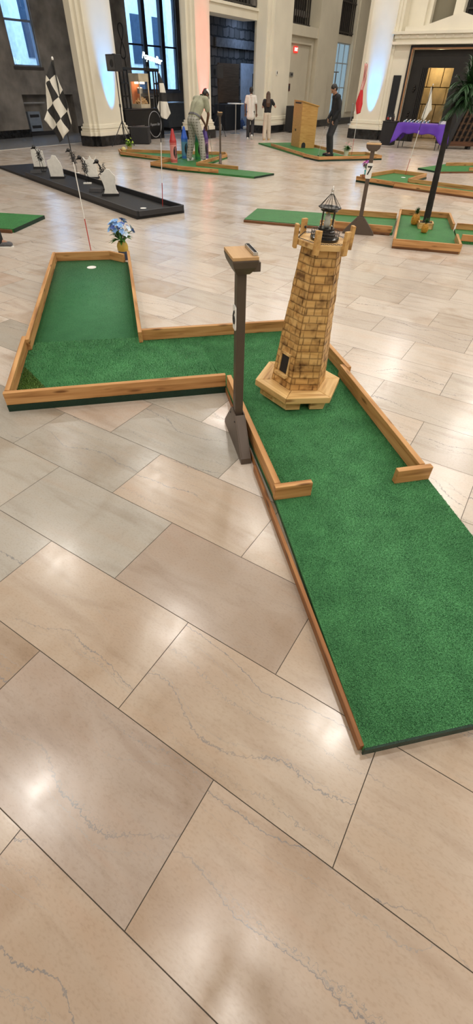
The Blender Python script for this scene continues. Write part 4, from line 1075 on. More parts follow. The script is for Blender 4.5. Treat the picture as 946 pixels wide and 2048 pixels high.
# ---------------------------------------------------------------- people
SK_D = plain('brown_skin', (.16, .075, .042), .5, var=.06); SK_M = plain('tan_skin', (.36, .19, .12), .5, var=.05); SK_L = plain('fair_skin', (.50, .30, .22), .5, var=.05)
HAIR = plain('black_hair', (.012, .010, .009), .5, var=.4, vscale=60); HAIRB = plain('brown_hair', (.07, .035, .018), .45, var=.4, vscale=60)
def person(label, loc, rotz, P, skin, shirt, trousers, shoe, hair, sleeve=.5, hem=.0, s=1., style='short', wide=0., collar=None, belt=None, group=None, sole=None, bulk=1.):
    t = thing('person', label, 'person', loc, rotz, group)
    V3 = Vector
    D = dict(pelvis=(0, 0, .95), chest=(0, .01, 1.28), neck=(0, .0, 1.47), head=(0, .03, 1.63), look=(0, 1, -.05), rv=(1, 0, 0), rh=(1, 0, 0),
             elL=(-.235, -.03, 1.14), elR=(.235, -.03, 1.14), wrL=(-.24, .06, .90), wrR=(.24, .06, .90), hdL=(0, .15, -1), hdR=(0, .15, -1), curl=.35,
             knL=(-.10, .02, .52), knR=(.10, .02, .52), anL=(-.10, 0, .085), anR=(.10, 0, .085), toL=(0, 1, 0), toR=(0, 1, 0))
    D.update(P); G = {k: (V3(v)*s if isinstance(v, tuple) and k[:2] not in ('hd', 'to') and k not in ('look', 'rv', 'rh') else (V3(v).normalized() if isinstance(v, tuple) else v)) for k, v in D.items()}
    rv, rh = G['rv'], G['rh']; pel, che, nek, hea = G['pelvis'], G['chest'], G['neck'], G['head']
    sh = {'L': nek-rv*.178*bulk*s+(che-nek)*.22, 'R': nek+rv*.178*bulk*s+(che-nek)*.22}
    hip = {'L': pel-rh*.085*s, 'R': pel+rh*.085*s}
    def torso(mb, e, low=0., k=1.):
        for sg in (-1, 1):
            a = pel+rh*sg*.065*s; c = che+rv*sg*.085*s; top = nek+rv*sg*.085*s+(che-nek)*.30; w_ = (pel*.55+che*.45)+rv*sg*.062*s
            mb.cap(a-(che-pel).normalized()*low, w_, (.100*bulk*s+e)*k, (.096*bulk*s+e)*k); mb.cap(w_, c, (.096*bulk*s+e)*k, .108*bulk*s+e); mb.cap(c, top, .108*bulk*s+e, .078*bulk*s+e)
            mb.cap(top, sh['L' if sg < 0 else 'R'], .078*bulk*s+e, .064*bulk*s+e)
    b = MB(); torso(b, -.016)
    b.cap(nek-(hea-nek)*.2, hea, .056*s, .050*s)
    # head
    f = G['look']; r_ = rv if abs(f.dot(rv)) < .3 else f.cross(V3((0, 0, 1))).normalized()
    r_ = (r_-f*r_.dot(f)).normalized(); u_ = r_.cross(f).normalized()
    HM = Matrix((r_, f, u_)).transposed().to_4x4(); HM.translation = hea
    def h(x, y, z): return HM @ V3((x*s, y*s, z*s))
    b.ell((0, -.005*s, .03*s), (.076*s, .094*s, .092*s), HM); b.ell((0, .022*s, -.035*s), (.058*s, .068*s, .072*s), HM)
    b.cap(h(0, .088, .015), h(0, .104, -.018), .010*s, .014*s); b.cap(h(-.03, .068, .035), h(.03, .068, .035), .016*s)
    b.cap(h(0, .07, -.082), h(0, .078, -.086), .02*s)
    for sg in (-1, 1): b.ell((sg*.077*s, -.005*s, .0), (.012*s, .022*s, .032*s), HM, 8, 6)
    for sd, sg in (('L', -1), ('R', 1)):
        el, wr, hd = G['el'+sd], G['wr'+sd], G['hd'+sd]
        b.cap(sh[sd], el, .048*s, .040*s); b.cap(el, wr, .041*s, .028*s)
        ac = hd.cross(V3((0, 1, 0)) if abs(hd.y) < .8 else V3((0, 0, 1))).normalized()   # across the palm (thumb to little finger)
        pn = ac.cross(hd).normalized()
        if pn.dot(pel-wr) < 0: pn = -pn
        for o in (-.020, 0, .020): b.cap(wr+hd*.015*s, wr+hd*.075*s+ac*o*s, .020*s, .017*s, 8)
        cu = G['curl']
        for k, L in enumerate((.066, .076, .072, .056)):
            o = wr+hd*.085*s+ac*(-.030+.020*k)*s; d1 = (hd*math.cos(cu)+pn*math.sin(cu)); d2 = (hd*math.cos(cu*2.4)+pn*math.sin(cu*2.4)); m_ = o+d1*L*.5*s
            b.cap(o-hd*.02*s, m_, .0098*s, .009*s, 8); b.cap(m_, m_+d2*L*.5*s, .009*s, .0075*s, 8)
        fw = -ac if (-ac).dot(V3((0, 1, 0))) > 0 else ac
        b.cap(wr+hd*.035*s+fw*.022*s, wr+hd*.07*s+fw*.045*s+pn*.012*s, .013*s, .011*s, 8); b.cap(wr+hd*.07*s+fw*.045*s+pn*.012*s, wr+hd*.10*s+fw*.045*s+pn*.022*s, .011*s, .009*s, 8)
        kn, an, to = G['kn'+sd], G['an'+sd], G['to'+sd]
        b.cap(hip[sd], kn, .078*s, .052*s); b.cap(kn, an, .050*s, .036*s); b.cap(an, an+to*.1*s-V3((0, 0, .035*s)), .036*s, .03*s)
    remeshed(b, 'body', skin, t, .0085*s, 4)
    # trousers
    b = MB()
    for sg in (-1, 1):
        a = pel+rh*sg*.062*s; b.cap(a, a+(che-pel).normalized()*.075*s, .112*bulk*s, .104*bulk*s)
    for sd in 'LR':
        kn, an = G['kn'+sd], G['an'+sd]; end = an+(kn-an).normalized()*.004*s
        b.cap(hip[sd], kn, .100*bulk*s+wide*.3, .072*bulk*s+wide); b.cap(kn, end, .072*bulk*s+wide, .060*bulk*s+wide*1.25)
    remeshed(b, 'trousers', trousers, t, .011*s, 5)
    if belt:
        up = (che-pel).normalized(); rr = rh.cross(up).normalized(); pts = []
        c = pel+up*.115*s
        for k in range(28):
            a = 2*PI*k/28; pts.append(c+rh*.172*bulk*s*math.cos(a)+rr*.118*bulk*s*math.sin(a))
        mb = MB(); 
        for dz in (-.012, 0, .012): mb.tube([p+up*dz for p in pts], .009, 6, closed=True)
        mb.build('belt', belt, t)
    # shirt
    b = MB(); torso(b, .008, hem, 1.0 if hem <= 0 else 1.10)
    b.cap(nek-(hea-nek)*.15, nek+(hea-nek)*.12, .066*s, .062*s)
    for sd in 'LR':
        el, wr = G['el'+sd], G['wr'+sd]; L = (el-sh[sd])
        if sleeve <= 1: b.cap(sh[sd], sh[sd]+L*sleeve, .070*bulk*s, .066*bulk*s)
        else: b.cap(sh[sd], el, .068*s, .054*s); b.cap(el, wr-(wr-el)*.04, .054*s, .040*s)
    remeshed(b, 'shirt', shirt, t, .010*s, 5)
    if collar:
        mb = MB(); cdir = (hea-nek).normalized(); x = rv; y = cdir.cross(x).normalized(); c = nek+cdir*.025*s
        mb.tube([c+x*.068*s*math.cos(a)+y*.07*s*math.sin(a) for a in [2*PI*k/22 for k in range(22)]], .013*s, 8, closed=True); mb.build('collar', collar, t, smooth=True)
    # shoes
    for sd in 'LR':
        an, to = G['an'+sd], G['to'+sd]; b = MB(); bs = an-V3((0, 0, .085*s))*(1 if to.z == 0 else 0)
        side = to.cross(V3((0, 0, 1))).normalized(); dn_ = side.cross(to).normalized(); dn_ = dn_ if dn_.z < 0 else -dn_
        heel = an-to*.045*s+dn_*.043*s; toe = an+to*.155*s+dn_*.050*s
        for o in (-.014, .014): b.cap(heel+side*o*.6*s, toe+side*o*s, .040*s, .031*s)
        b.cap(an+dn_*.01*s, heel-dn_*.01*s+to*.03*s, .050*s, .046*s)
        so = remeshed(b, 'shoe', shoe, t, .009*s, 3)
        z0 = min(v.co.z for v in so.data.vertices)
        mb = MB(); ol = []
        for k in range(20):
            a = 2*PI*k/20; ol.append(an+to*(.055*s+.145*s*math.cos(a))+side*(.046*s*math.sin(a))+dn_*.070*s)
        nn = len(ol); mb.add(ol+[p+dn_*.016*s for p in ol], [tuple(range(nn)), tuple(range(2*nn-1, nn-1, -1))]+[(i, i+nn, (i+1) % nn+nn, (i+1) % nn) for i in range(nn)])
        mb.build('sole', sole or shoe, so, bevel=.003)
    # hair, eyes, mouth
    b = MB(); b.ell((0, -.018*s, .045*s), (.084*s, .098*s, .090*s), HM); b.ell((0, -.045*s, -.005*s), (.076*s, .066*s, .075*s), HM)
    if style == 'long':
        for x in (-.055, -.02, .02, .055): b.cap(h(x*.8, -.065, .03), nek+rv*x*1.1*s-r_.cross(rv)*0+V3((0, -.10*s, -.12*s)), .042*s, .045*s); b.cap(nek+rv*x*1.1*s+V3((0, -.10*s, -.12*s)), nek+rv*x*s+V3((0, -.11*s, -.24*s)), .045*s, .025*s)
        for sg in (-1, 1): b.cap(h(sg*.075, .0, .05), h(sg*.08, -.02, -.1), .025*s, .03*s)
    remeshed(b, 'hair', hair, t, .009*s, 3)
    if style == 'cap':
        mb = MB(); prof = [(.001, .118), (.03, .114), (.06, .098), (.082, .07), (.092, .035), (.0905, .030), (.08, .066)]
        mb.lathe([(r*s*1.07, z*s*1.1) for r, z in reversed(prof)], 24, HM @ Matrix.Translation((0, .0, .012*s)) @ Matrix.Diagonal((1, 1.1, 1, 1)))
        mb.build('cap', M_WHITE, t, smooth=True)
        mb = MB(); mb.add([h(.07*math.cos(a), .085+.075*math.sin(a), .045-.01*math.sin(a)) for a in [PI*k/12 for k in range(13)]]+[h(.07*math.cos(a), .085+.075*math.sin(a), .038-.01*math.sin(a)) for a in [PI*k/12 for k in range(13)]],
                          [tuple(range(13)), tuple(range(25, 12, -1))]+[(i, i+13, i+14, i+1) for i in range(12)]+[(12, 25, 13, 0)])
        mb.build('cap_brim', M_WHITE, t)
    ey = MB()
    for sg in (-1, 1): ey.ell((sg*.030*s, .076*s, .012*s), (.012*s, .008*s, .008*s), HM, 8, 6)
    ey.build('eyes', M_BLACK, t, smooth=True)
    mo = MB(); mo.cap(h(-.02, .083, -.052), h(.02, .083, -.052), .006*s, .006*s, 6); mo.build('mouth', plain('lip_brown', (.2, .08, .07), .5), t, smooth=True)
    return t
def putter(label, top, foot, yaw):
    top, foot = Vector(top), Vector(foot); t = thing('putter', label, 'golf club', foot); d = top-foot
    MB().tube([(0, 0, .02), d*.72], .005, 8).build('shaft', M_METAL, t); MB().tube([d*.72, d], [.008, .012], 8).build('grip', M_BLACK, t)
    MB().box(-.055, .055, -.012, .012, 0, .025, Matrix.Rotation(yaw, 4, 'Z')).build('club_head', M_CHAR, t, bevel=.004)
C_SAGE = plain('sage_polo', (.33, .335, .24), .8, var=.07, vscale=20); C_BLK = plain('black_knit', (.010, .011, .014), .8); C_WSH = plain('white_cotton', (.70, .67, .62), .8, var=.05, vscale=15)
C_CHAR = plain('charcoal_denim', (.028, .028, .032), .85, var=.2, vscale=20); C_CREAM = plain('cream_linen', (.60, .52, .42), .8, var=.05, vscale=15)
def plaid():
    m, nt, b = nodes_of('grey_plaid'); v = mapped(nt, (1, 1, 1), rnd=False)
    w1 = N(nt, 'ShaderNodeTexWave', Scale=5.0, bands_direction='X'); w2 = N(nt, 'ShaderNodeTexWave', Scale=5.0, bands_direction='Z')
    nt.links.new(v, w1.inputs['Vector']); nt.links.new(v, w2.inputs['Vector'])
    mn = N(nt, 'ShaderNodeMath', operation='ADD'); nt.links.new(w1.outputs['Fac'], mn.inputs[0]); nt.links.new(w2.outputs['Fac'], mn.inputs[1])
    c = ramp(nt, mn.outputs[0], [(.1, (.16, .16, .135)), (.6, (.27, .265, .23)), (1., (.37, .365, .325))]); nt.links.new(c, b.inputs['Base Color']); b.inputs['Roughness'].default_value = .85
    return m
G_DARK = plain('dark_green_knit', (.02, .06, .03), .8)
bend = person('man bending over his putt in a sage polo shirt, plaid trousers and white cap', (-1.43, 16.74, .0435), math.radians(-42),
       dict(pelvis=(0, -.09, .93), chest=(0, .10, 1.24), neck=(0, .27, 1.41), head=(0.02, .41, 1.48), look=(0, .68, -.73), elL=(-.21, .34, 1.08), elR=(.24, .30, 1.06), wrL=(-.04, .42, .84), wrR=(.05, .40, .80), hdL=(.1, .1, -1), hdR=(-.1, .1, -1), curl=.8,
            knL=(-.18, .0, .51), knR=(.18, .04, .51), anL=(-.24, -.10, .085), anR=(.24, .04, .085), toL=(-.15, 1, 0), toR=(.05, 1, 0)), SK_D, C_SAGE, plaid(), M_WHITE, HAIR, .62, 0., .98, 'cap', .012, G_DARK, plain('grey_webbing', (.16, .16, .18), .7, var=.6, vscale=30), bulk=1.2)
putter('putter held by the bending man', (-1.08, 16.93, .84), (-.98, 17.15, .0405), .4)
person('man in black looking down beside the plywood lectern, holding a putter', (2.90, 18.92, .0435), math.radians(100),
       dict(pelvis=(0, -.03, .95), chest=(0, .0, 1.29), neck=(0, .06, 1.47), head=(0, .15, 1.60), look=(0, .74, -.67), elL=(-.24, -.03, 1.14), elR=(.22, .04, 1.13), wrL=(-.16, .12, .90), wrR=(.05, .22, .93), hdL=(.15, .1, -1), hdR=(-.1, .05, -1), curl=.8,
            knL=(-.10, .10, .52), knR=(.10, .12, .52), anL=(-.10, .02, .085), anR=(.10, .06, .085)), SK_M, C_BLK, C_CHAR, M_BLACK, HAIR, 2, .02, 1.0, 'short', -.006, bulk=1.1)
putter('putter held by the man in black', (2.62, 18.88, .98), (2.47, 18.75, .0405), 1.2)
person('man in a white shirt and dark trousers walking away past the high table', (.22, 24.9, 0), math.radians(-6),
       dict(pelvis=(0, 0, .95), elL=(-.25, -.02, 1.15), elR=(.25, -.04, 1.15), wrL=(-.25, .06, .92), wrR=(.26, .02, .92), anR=(.10, -.16, .15), knR=(.10, .06, .53), toR=(0, .75, -.66)), SK_D, C_WSH, C_CHAR, M_WHITE, HAIR, .62, .16, .93, 'short', .012, C_WSH)
person('woman with long brown hair in a black top and cream wide trousers', (.93, 24.75, 0), math.radians(4),
       dict(elR=(.37, .03, 1.22), wrR=(.22, .20, 1.33), hdR=(-.4, .3, .8), elL=(-.25, .08, 1.2), wrL=(-.14, .30, 1.22), hdL=(.6, .6, .3), anL=(-.12, -.03, .085), anR=(.12, .05, .085)), SK_L, C_BLK, C_CREAM, M_PALE, HAIRB, .55, -.07, .86, 'long', .024)
person('person at the left edge, only a dark trouser leg and grey sneaker in view', (-3.64, 7.20, 0), math.radians(-86),
       dict(anR=(.09, .12, .085), anL=(-.09, -.25, .085), knR=(.09, .1, .52), knL=(-.09, -.08, .52)), SK_M, C_WSH, C_BLK, plain('grey_canvas', (.10, .10, .11), .8, var=.2, vscale=60), HAIR, .6, .05, 1.0, 'short', .01, sole=M_WHITE)

person('person holding up a phone, seen only as a dark floor reflection at the bottom', (.02, -.46, .003), 0,
       dict(elL=(-.26, .12, 1.30), elR=(.26, .12, 1.30), wrL=(-.085, .30, 1.58), wrR=(.085, .30, 1.58), hdL=(.15, .35, .5), hdR=(-.15, .35, .5), curl=.5, look=(0, .8, -.6)), SK_M, C_BLK, C_CHAR, M_BLACK, HAIR, .6, .05, .98, 'short', .01)
ph_ = thing('phone', 'black phone raised by the person standing at the bottom of the view', 'phone', (0, -.0085, 1.7584), rot=(math.radians(-44.73), 0, 0))
MB().box(-.035, .035, -.009, 0, -.14, .012).build('case', M_BLACK, ph_, bevel=.003); MB().box(-.031, .031, -.0098, -.009, -.136, .008).build('screen', M_BLKGLOSS, ph_)

# ---------------------------------------------------------------- plywood lectern on its course
lz = thing('plywood_lectern', 'tall plywood lectern obstacle with a mouse hole at its foot', 'lectern', (1.80, 22.13, .0405))
def lect():
    A, Bp, Cc = Vector((0, 0)), Vector((.24, -.86)), Vector((.80, -.92)); Dp = Cc+A-Bp
    poly = [A, Bp, Cc, Dp]; hts = (1.26, 1.26, 1.14, 1.14)
    vs = [(p.x, p.y, 0) for p in poly]+[(p.x, p.y, h_) for p, h_ in zip(poly, hts)]
    MB().add(vs, [(3, 2, 1, 0), (0, 1, 5, 4), (1, 2, 6, 5), (2, 3, 7, 6), (3, 0, 4, 7), (4, 5, 6, 7)]).build('case', M_PLY, lz, bevel=.004)
    g = .03; pp = [A+(A-Cc).normalized()*g*.2, Bp+Vector((-.02, -.03)), Cc+Vector((.04, -.03)), Dp+Vector((.03, .03))]
    hs = (1.262, 1.262, 1.135, 1.135)
    vs = [(p.x, p.y, h_) for p, h_ in zip(pp, hs)]+[(p.x, p.y, h_+.03) for p, h_ in zip(pp, hs)]
    MB().add(vs, [(3, 2, 1, 0), (0, 1, 5, 4), (1, 2, 6, 5), (2, 3, 7, 6), (3, 0, 4, 7), (4, 5, 6, 7)]).build('sloping_top', M_PLY, lz, bevel=.004)
    def face(mat, P0, P1, x, z, shape, name, off=.003):
        d = (P1-P0).normalized(); n = Vector((d.y, -d.x)); c = P0+(P1-P0)*x
        vs = []
        for o in (off, -.002):
            for sx, sz in shape: q_ = c+d*sx+n*o; vs.append((q_.x, q_.y, z+sz))
        k = len(shape); MB().add(vs, [tuple(range(k)), tuple(range(2*k-1, k-1, -1))]+[(i, i+k, (i+1) % k+k, (i+1) % k) for i in range(k)]).build(name, mat, lz)
    hole = [(-.075, 0), (.075, 0), (.075, .08)]+[(.075*math.cos(PI*k/8), .08+.075*math.sin(PI*k/8)) for k in range(1, 8)]+[(-.075, .08)]
    face(M_BLACK, Bp, Cc, .28, .004, hole, 'mouse_hole')
    bow = [(-.06, -.045), (0, -.012), (.06, -.045), (.06, .045), (0, .012), (-.06, .045)]
    face(M_BLACK, A, Bp, .42, .48, bow, 'bow_tie_mark'); face(M_BLACK, A, Bp, .5, 1.22, [(-.3, -.018), (.3, -.018), (.3, .018), (-.3, .018)], 'slot')
lect()

# ---------------------------------------------------------------- popcorn corner
def hall(a, b, z=0): return tuple(UV(a, b, z))
cart = thing('popcorn_cart', 'black popcorn bar cart with a round wire logo and open shelf frames', 'cart', hall(17.95, -16.15), TH)
MB().box(-1.05, 1.22, -.40, .35, 0, .92).build('cabinet', M_BLKGLOSS, cart, bevel=.01)
MB().box(-1.07, 1.24, -.42, .37, .92, .95).build('counter', M_CHAR, cart, bevel=.005)
MB().box(-1.04, .0, -.412, -.40, .44, .455).build('panel_strip', M_METAL, cart)
rg = MB(); Mx = Matrix.Translation((.66, -.405, .46)) @ Matrix.Rotation(PI/2, 4, 'X')
rg.tube([(.40*math.cos(a), .40*math.sin(a), 0) for a in [2*PI*k/40 for k in range(40)]], .012, 6, Mx, closed=True)
ro = rg.build('logo_ring', plain('pewter', (.35, .35, .36), .4), cart)
vs, fs = text_mesh('Popcorn Bar', .12, .002, .3); MB().add(vs, fs, Mx @ Matrix.Translation((0, 0, .003))).build('logo_lettering', plain('pewter', (.3, .3, .3)), ro)
def lattice(mb, x0, x1, z0, z1, nx, nz, t_=.022):
    for k in range(nx+1): x = x0+(x1-x0)*k/nx; mb.box(x-t_, x+t_, -.34, -.30, z0, z1)
    for k in range(nz+1): z = z0+(z1-z0)*k/nz; mb.box(x0-t_, x1+t_, -.34, -.30, z-t_, z+t_)
for x0, x1, z0, z1, nz in ((-1.0, -.60, .95, 2.02, 3), (.90, 1.20, .95, 2.02, 3)):
    mb = MB(); lattice(mb, x0, x1, z0, z1, 2, nz); mb.box(x0, x1, -.34, .1, z1-.02, z1+.02); mb.build('shelf_frame', M_BLKGLOSS, cart)
MB().box(-1.0, 1.22, -.36, -.28, 2.02, 2.09).build('top_bar', M_BLKGLOSS, cart)
pm = thing('popcorn_machine', 'lit popcorn machine with red trim standing on the black cart', 'popcorn machine', hall(18.27, -16.1, .951), TH)
mb = MB(); mb.box(-.28, .28, -.25, .25, .0, .12)
mb.build('warmer_base', plain('cream_enamel', (.6, .52, .38), .4), pm, bevel=.005)
mb = MB()
for x in (-.28, .25):
    for y in (-.25, .22): mb.box(x, x+.03, y, y+.03, .12, .80)
mb.build('posts', plain('cream_enamel', (.6, .52, .38), .4), pm)
MB().box(-.29, .29, -.26, .26, .76, .99).build('canopy', plain('cream_enamel', (.6, .52, .38), .4), pm, bevel=.01)
MB().box(-.25, .25, -.245, -.24, .12, .76).build('glass', M_CLEAR, pm)
MB().box(-.25, .25, .2, .21, .12, .76).build('back_panel', plain('copper_panel', (.5, .2, .1), .5), pm)
MB().box(-.15, .15, -.15, .1, .70, .755).build('lamp', emit('warm_lamp', (1, .62, .35), 9.), pm)
MB().lathe([(.001, .42), (.10, .42), (.12, .46), (.12, .58), (.09, .6), (.001, .6)], 20).build('kettle', M_METAL, pm, smooth='auto')
pc = MB()
for k in range(160):
    x, y = random.uniform(-.22, .22), random.uniform(-.2, .15); z = .13+random.uniform(0, .2)*(1-abs(x)/.3); pc.ell((x, y, z), (.028, .026, .024), None, 6, 4)
tag(pc.build('popcorn', plain('popcorn', (.7, .45, .22), .8, var=.2, vscale=30), pm, smooth=True), kind='stuff')
ns = thing('neon_sign', 'glowing white Popcorn Bar neon sign above the black cart', 'sign', hall(18.85, -15.82, 2.09), TH)
MB().box(-.5, .5, -.012, .012, .0, .05).build('backing', M_CLEAR, ns)
for x in (-.35, .35): MB().box(x-.01, x+.01, -.01, .01, 0, .30).build('bracket', M_BLKGLOSS, ns)
for wd, x, z, sz in (('Popcorn', -.17, .29, .25), ('Bar', .36, .22, .27)):
    vs, fs = text_mesh(wd, sz, .003, .28, .003)
    MB().add(vs, fs, Matrix.Translation((x, -.02, z)) @ Matrix.Rotation(PI/2, 4, 'X') @ Matrix.Rotation(-.13, 4, 'Z')).build('neon_lettering', emit('white_neon', (.8, 1, 1), 6.), ns)
ov = thing('toaster_oven', 'small dark oven on the cart beside the popcorn machine', 'oven', hall(18.67, -16.05, .951), TH)
MB().box(-.09, .09, -.2, .2, 0, .36).build('case', M_CHAR, ov, bevel=.01); MB().box(-.075, .075, -.206, -.2, .06, .28).build('door', M_BLKGLOSS, ov); MB().box(-.07, .07, -.225, -.2, .29, .31).build('handle', M_METAL, ov)
def speaker_cab(mb, w, d, h_): return mb.frustum([([(-w*.36, d/2), (-w/2, -d/2), (w/2, -d/2), (w*.36, d/2)], 0), ([(-w*.36, d/2), (-w/2, -d/2), (w/2, -d/2), (w*.36, d/2)], h_)])
sb = thing('subwoofer', 'low black subwoofer box in front of the popcorn cart', 'speaker', (-4.0, 22.02, 0), 0)
MB().box(-.33, .33, -.26, .26, .02, .50).build('cabinet', M_CHAR, sb, bevel=.01); MB().box(-.30, .30, -.268, -.26, .05, .47).build('grille', M_BLACK, sb)
for x in (-.28, .28): MB().lathe([(.02, 0), (.025, .02)], 10, Matrix.Translation((x, 0, 0))).build('foot', M_BLACK, sb)
def pa(label, loc, zt, face, legs):
    t = thing('speaker_stand', 'black tripod under the '+label, 'speaker stand', loc)
    MB().tube([(0, 0, .25), (0, 0, 1.1)], .020, 10).build('lower_tube', M_BLACK, t); MB().tube([(0, 0, 1.1), (0, 0, zt)], .016, 10).build('upper_tube', M_CHAR, t)
    MB().lathe([(.03, 1.06), (.034, 1.08), (.034, 1.14), (.02, 1.15)], 12).build('collar', M_CHAR, t); MB().lathe([(.03, .62), (.034, .64), (.03, .70)], 12).build('hub', M_CHAR, t)
    for a in legs:
        c, s_ = math.cos(a), math.sin(a)
        lg = MB().tube([(.03*c, .03*s_, .66), (.46*c, .46*s_, .02)], .012, 8).build('leg', M_CHAR, t); MB().tube([(0, 0, .3), (.25*c, .25*s_, .34)], .008, 6).build('brace', M_CHAR, t)
        MB().ell((.46*c, .46*s_, .018), (.022, .022, .018)).build('rubber_foot', M_BLACK, lg)
    p = thing('loudspeaker', label, 'speaker', (loc[0], loc[1], zt+.001), face)
    speaker_cab(MB(), .50, .34, .40).build('cabinet', plain('black_texture', (.018, .018, .02), .55), p, bevel=.012)
    MB().box(-.23, .23, -.178, -.17, .03, .37).build('grille', plain('grey_grille', (.07, .07, .075), .5), p)
    MB().lathe([(.10, 0), (.08, .012), (.03, .004), (.001, .004)], 20, Matrix.Translation((.06, -.178, .19)) @ Matrix.Rotation(PI/2, 4, 'X')).build('woofer', M_BLACK, p)
    MB().box(-.05, .05, -.03, .03, .40, .415).build('handle', M_CHAR, p)
pa('loudspeaker with its face lit blue, by the leftmost pier', (-4.42, 20.85, 0), 1.95, math.radians(-42), (math.radians(-65), math.radians(55), math.radians(188)))
pa('loudspeaker lit red beside the pier with the red light', (-1.22, 26.15, 0), 1.86, math.radians(-55), (math.radians(-40), math.radians(75), math.radians(190)))

# items along the left wall
ht = thing('radiator', 'grey-blue metal heater panel set in the wall niche', 'heater', hall(16.15, -20.25, .14), TH)
MB().box(-.27, .33, -.08, .1, 0, .62).build('case', plain('blue_grey_enamel', (.20, .24, .30), .5), ht, bevel=.008)
for z in (.1, .44): MB().box(-.2, .26, -.086, -.08, z, z+.09).build('louvre', M_CHAR, ht)
MB().box(-.6, 1.6, -.02, .14, -.13, -.02).build('niche_shelf', M_CHAR, ht)
MB().box(-.5, .75, -.02, .02, .86, .90).build('rail', plain('pewter', (.3, .3, .3)), ht)
cb = MB(); Mx = Matrix.Identity(4)
cb.tube([(.18*math.sin(2*a)*.9, -.02, .55*math.cos(a)) for a in [2*PI*k/40 for k in range(40)]], .018, 6, closed=True); cb.tube([(.05, -.02, -.5), (.1, -.03, -.9)], .018, 6)
tag(cb.build('wall_shadow_loops', M_BLACK, None, loc=hall(21.75, -19.96, 3.0), rot=TH), 'dark looped tube standing for shadows on the grey wall left of the tall window', 'shadow tube')  # black tube added in place of the looped shadows on the wall
dk = thing('equipment_case', 'dark counter block under the tall window behind the crayons', 'case', hall(22.9, -18.2), TH)
MB().box(-.7, .85, -.3, .3, .12, .98).build('body', plain('dark_steel', (.05, .055, .06), .4), dk, bevel=.01); MB().box(-.72, .87, -.32, .32, .98, 1.02).build('lid', M_METAL, dk); MB().box(-.6, .75, -.25, .25, 0, .12).build('plinth', M_BLACK, dk)
tb = thing('high_table', 'slim high cocktail table with a white round top behind the small stand', 'table', (-.46, 27.65, 0))
MB().lathe([(.001, 1.04), (.38, 1.04), (.385, 1.05), (.38, 1.07), (.001, 1.07)], 32).build('table_top', M_WHITE, tb, smooth='auto'); MB().tube([(0, 0, .02), (0, 0, 1.04)], .028, 12).build('column', M_METAL, tb); MB().lathe([(.001, 0), (.24, 0), (.24, .01), (.05, .03), (.001, .03)], 24).build('base', M_METAL, tb, smooth='auto')
tag(MB().lathe([(.001, 0), (.035, 0), (.045, .11), (.04, .11), (.001, .02)], 16).build('cup', M_BLACK, None, loc=(-.25, 27.6, 1.071), smooth='auto'), 'small black cup on the high cocktail table', 'cup')
bk_ = thing('black_cabinet', 'black cloth-covered box inside the dark opening left of the high table', 'cabinet', hall(24.95, -16.35), TH)
MB().box(-.6, .8, -.35, .35, 0, .98).build('body', M_BLACK, bk_, bevel=.02); MB().box(-.6, .8, -.37, -.35, .9, .97).build('top_edge', M_CHAR, bk_)
bp = thing('backpack', 'blue backpack on the floor beside the pale blue door', 'bag', hall(26.05, -16.1), TH)
MB().ell((0, 0, .19), (.17, .13, .19)).build('body', plain('blue_canvas', (.05, .09, .22), .8, var=.2), bp, smooth=True); MB().ell((0, -.12, .13), (.11, .05, .10)).build('pocket', plain('blue_canvas', (.05, .09, .22)), bp, smooth=True)
MB().tube([(-.05, 0, .36), (-.03, 0, .42), (.03, 0, .42), (.05, 0, .36)], .01, 6).build('strap', M_BLACK, bp)
wb = MB()
for k in range(7): wb.ell((random.uniform(-.12, .12), random.uniform(-.06, .06), random.uniform(.05, .1)), (.1, .07, .07))
tag(remeshed(wb, 'bundle', M_WHITE, None, .015, 3), 'crumpled white bundle on the floor beside the blue backpack', 'bundle'); bpy.data.objects['bundle'].location = hall(25.75, -15.66, 0)
bn = thing('black_cabinet', 'narrow black loudspeaker-like cabinet against the pier behind the lectern', 'cabinet', hall(26.1, -13.2), TH)
MB().box(-.25, .3, -.25, .25, .03, .98).build('body', M_BLACK, bn, bevel=.01); MB().box(-.22, .27, -.256, -.25, .08, .93).build('grille', M_CHAR, bn)
for x in (-.2, .25): MB().lathe([(.02, 0), (.02, .03)], 8, Matrix.Translation((x, 0, 0))).build('foot', M_BLACK, bn)
ex = thing('exit_sign', 'glowing red EXIT sign on the wall above the lectern', 'sign', hall(28.0, -14.27, 2.84), TH)
MB().box(-.2, .2, -.03, .0, 0, .22).build('housing', emit('red_exit_face', (.9, .03, .02), 1.3), ex, bevel=.004)
vs, fs = text_mesh('EXIT', .17, .002, 0, .002); MB().add(vs, fs, Matrix.Translation((0, -.033, .11)) @ Matrix.Rotation(PI/2, 4, 'X')).build('exit_lettering', emit('exit_letter_glow', (1, .55, .5), 3.), ex)
def wallbox(name, label, cat, a, z, w_, h_, mat, d_=.04, b=-14.295):
    t = thing(name, label, cat, hall(a, b, z), TH); MB().box(-w_/2, w_/2, -d_, 0, 0, h_).build('plate', mat, t, bevel=.004)
    MB().box(-w_*.3, w_*.3, -d_-.008, -d_, h_*.25, h_*.75).build('cover', M_CHAR, t, bevel=.002)
wallbox('wall_plaque', 'dark red notice plaque on the wall under the exit sign', 'plaque', 27.55, 1.48, .26, .27, plain('maroon_board', (.09, .02, .018), .5))
wallbox('alarm_box', 'grey alarm box on the wall above the dark red plaque', 'alarm', 27.75, 2.0, .34, .16, plain('grey_enamel', (.22, .22, .2), .5))
wallbox('door_pull', 'brown pull plate on the wall near the black narrow cabinet', 'handle', 27.2, 1.3, .10, .26, plain('aged_brass', (.2, .11, .05), .4, .6))
wallbox('thermostat', 'small pale thermostat on the pier by the blue door', 'thermostat', 25.2, 2.02, .1, .16, M_FOAM, .03, -13.74)
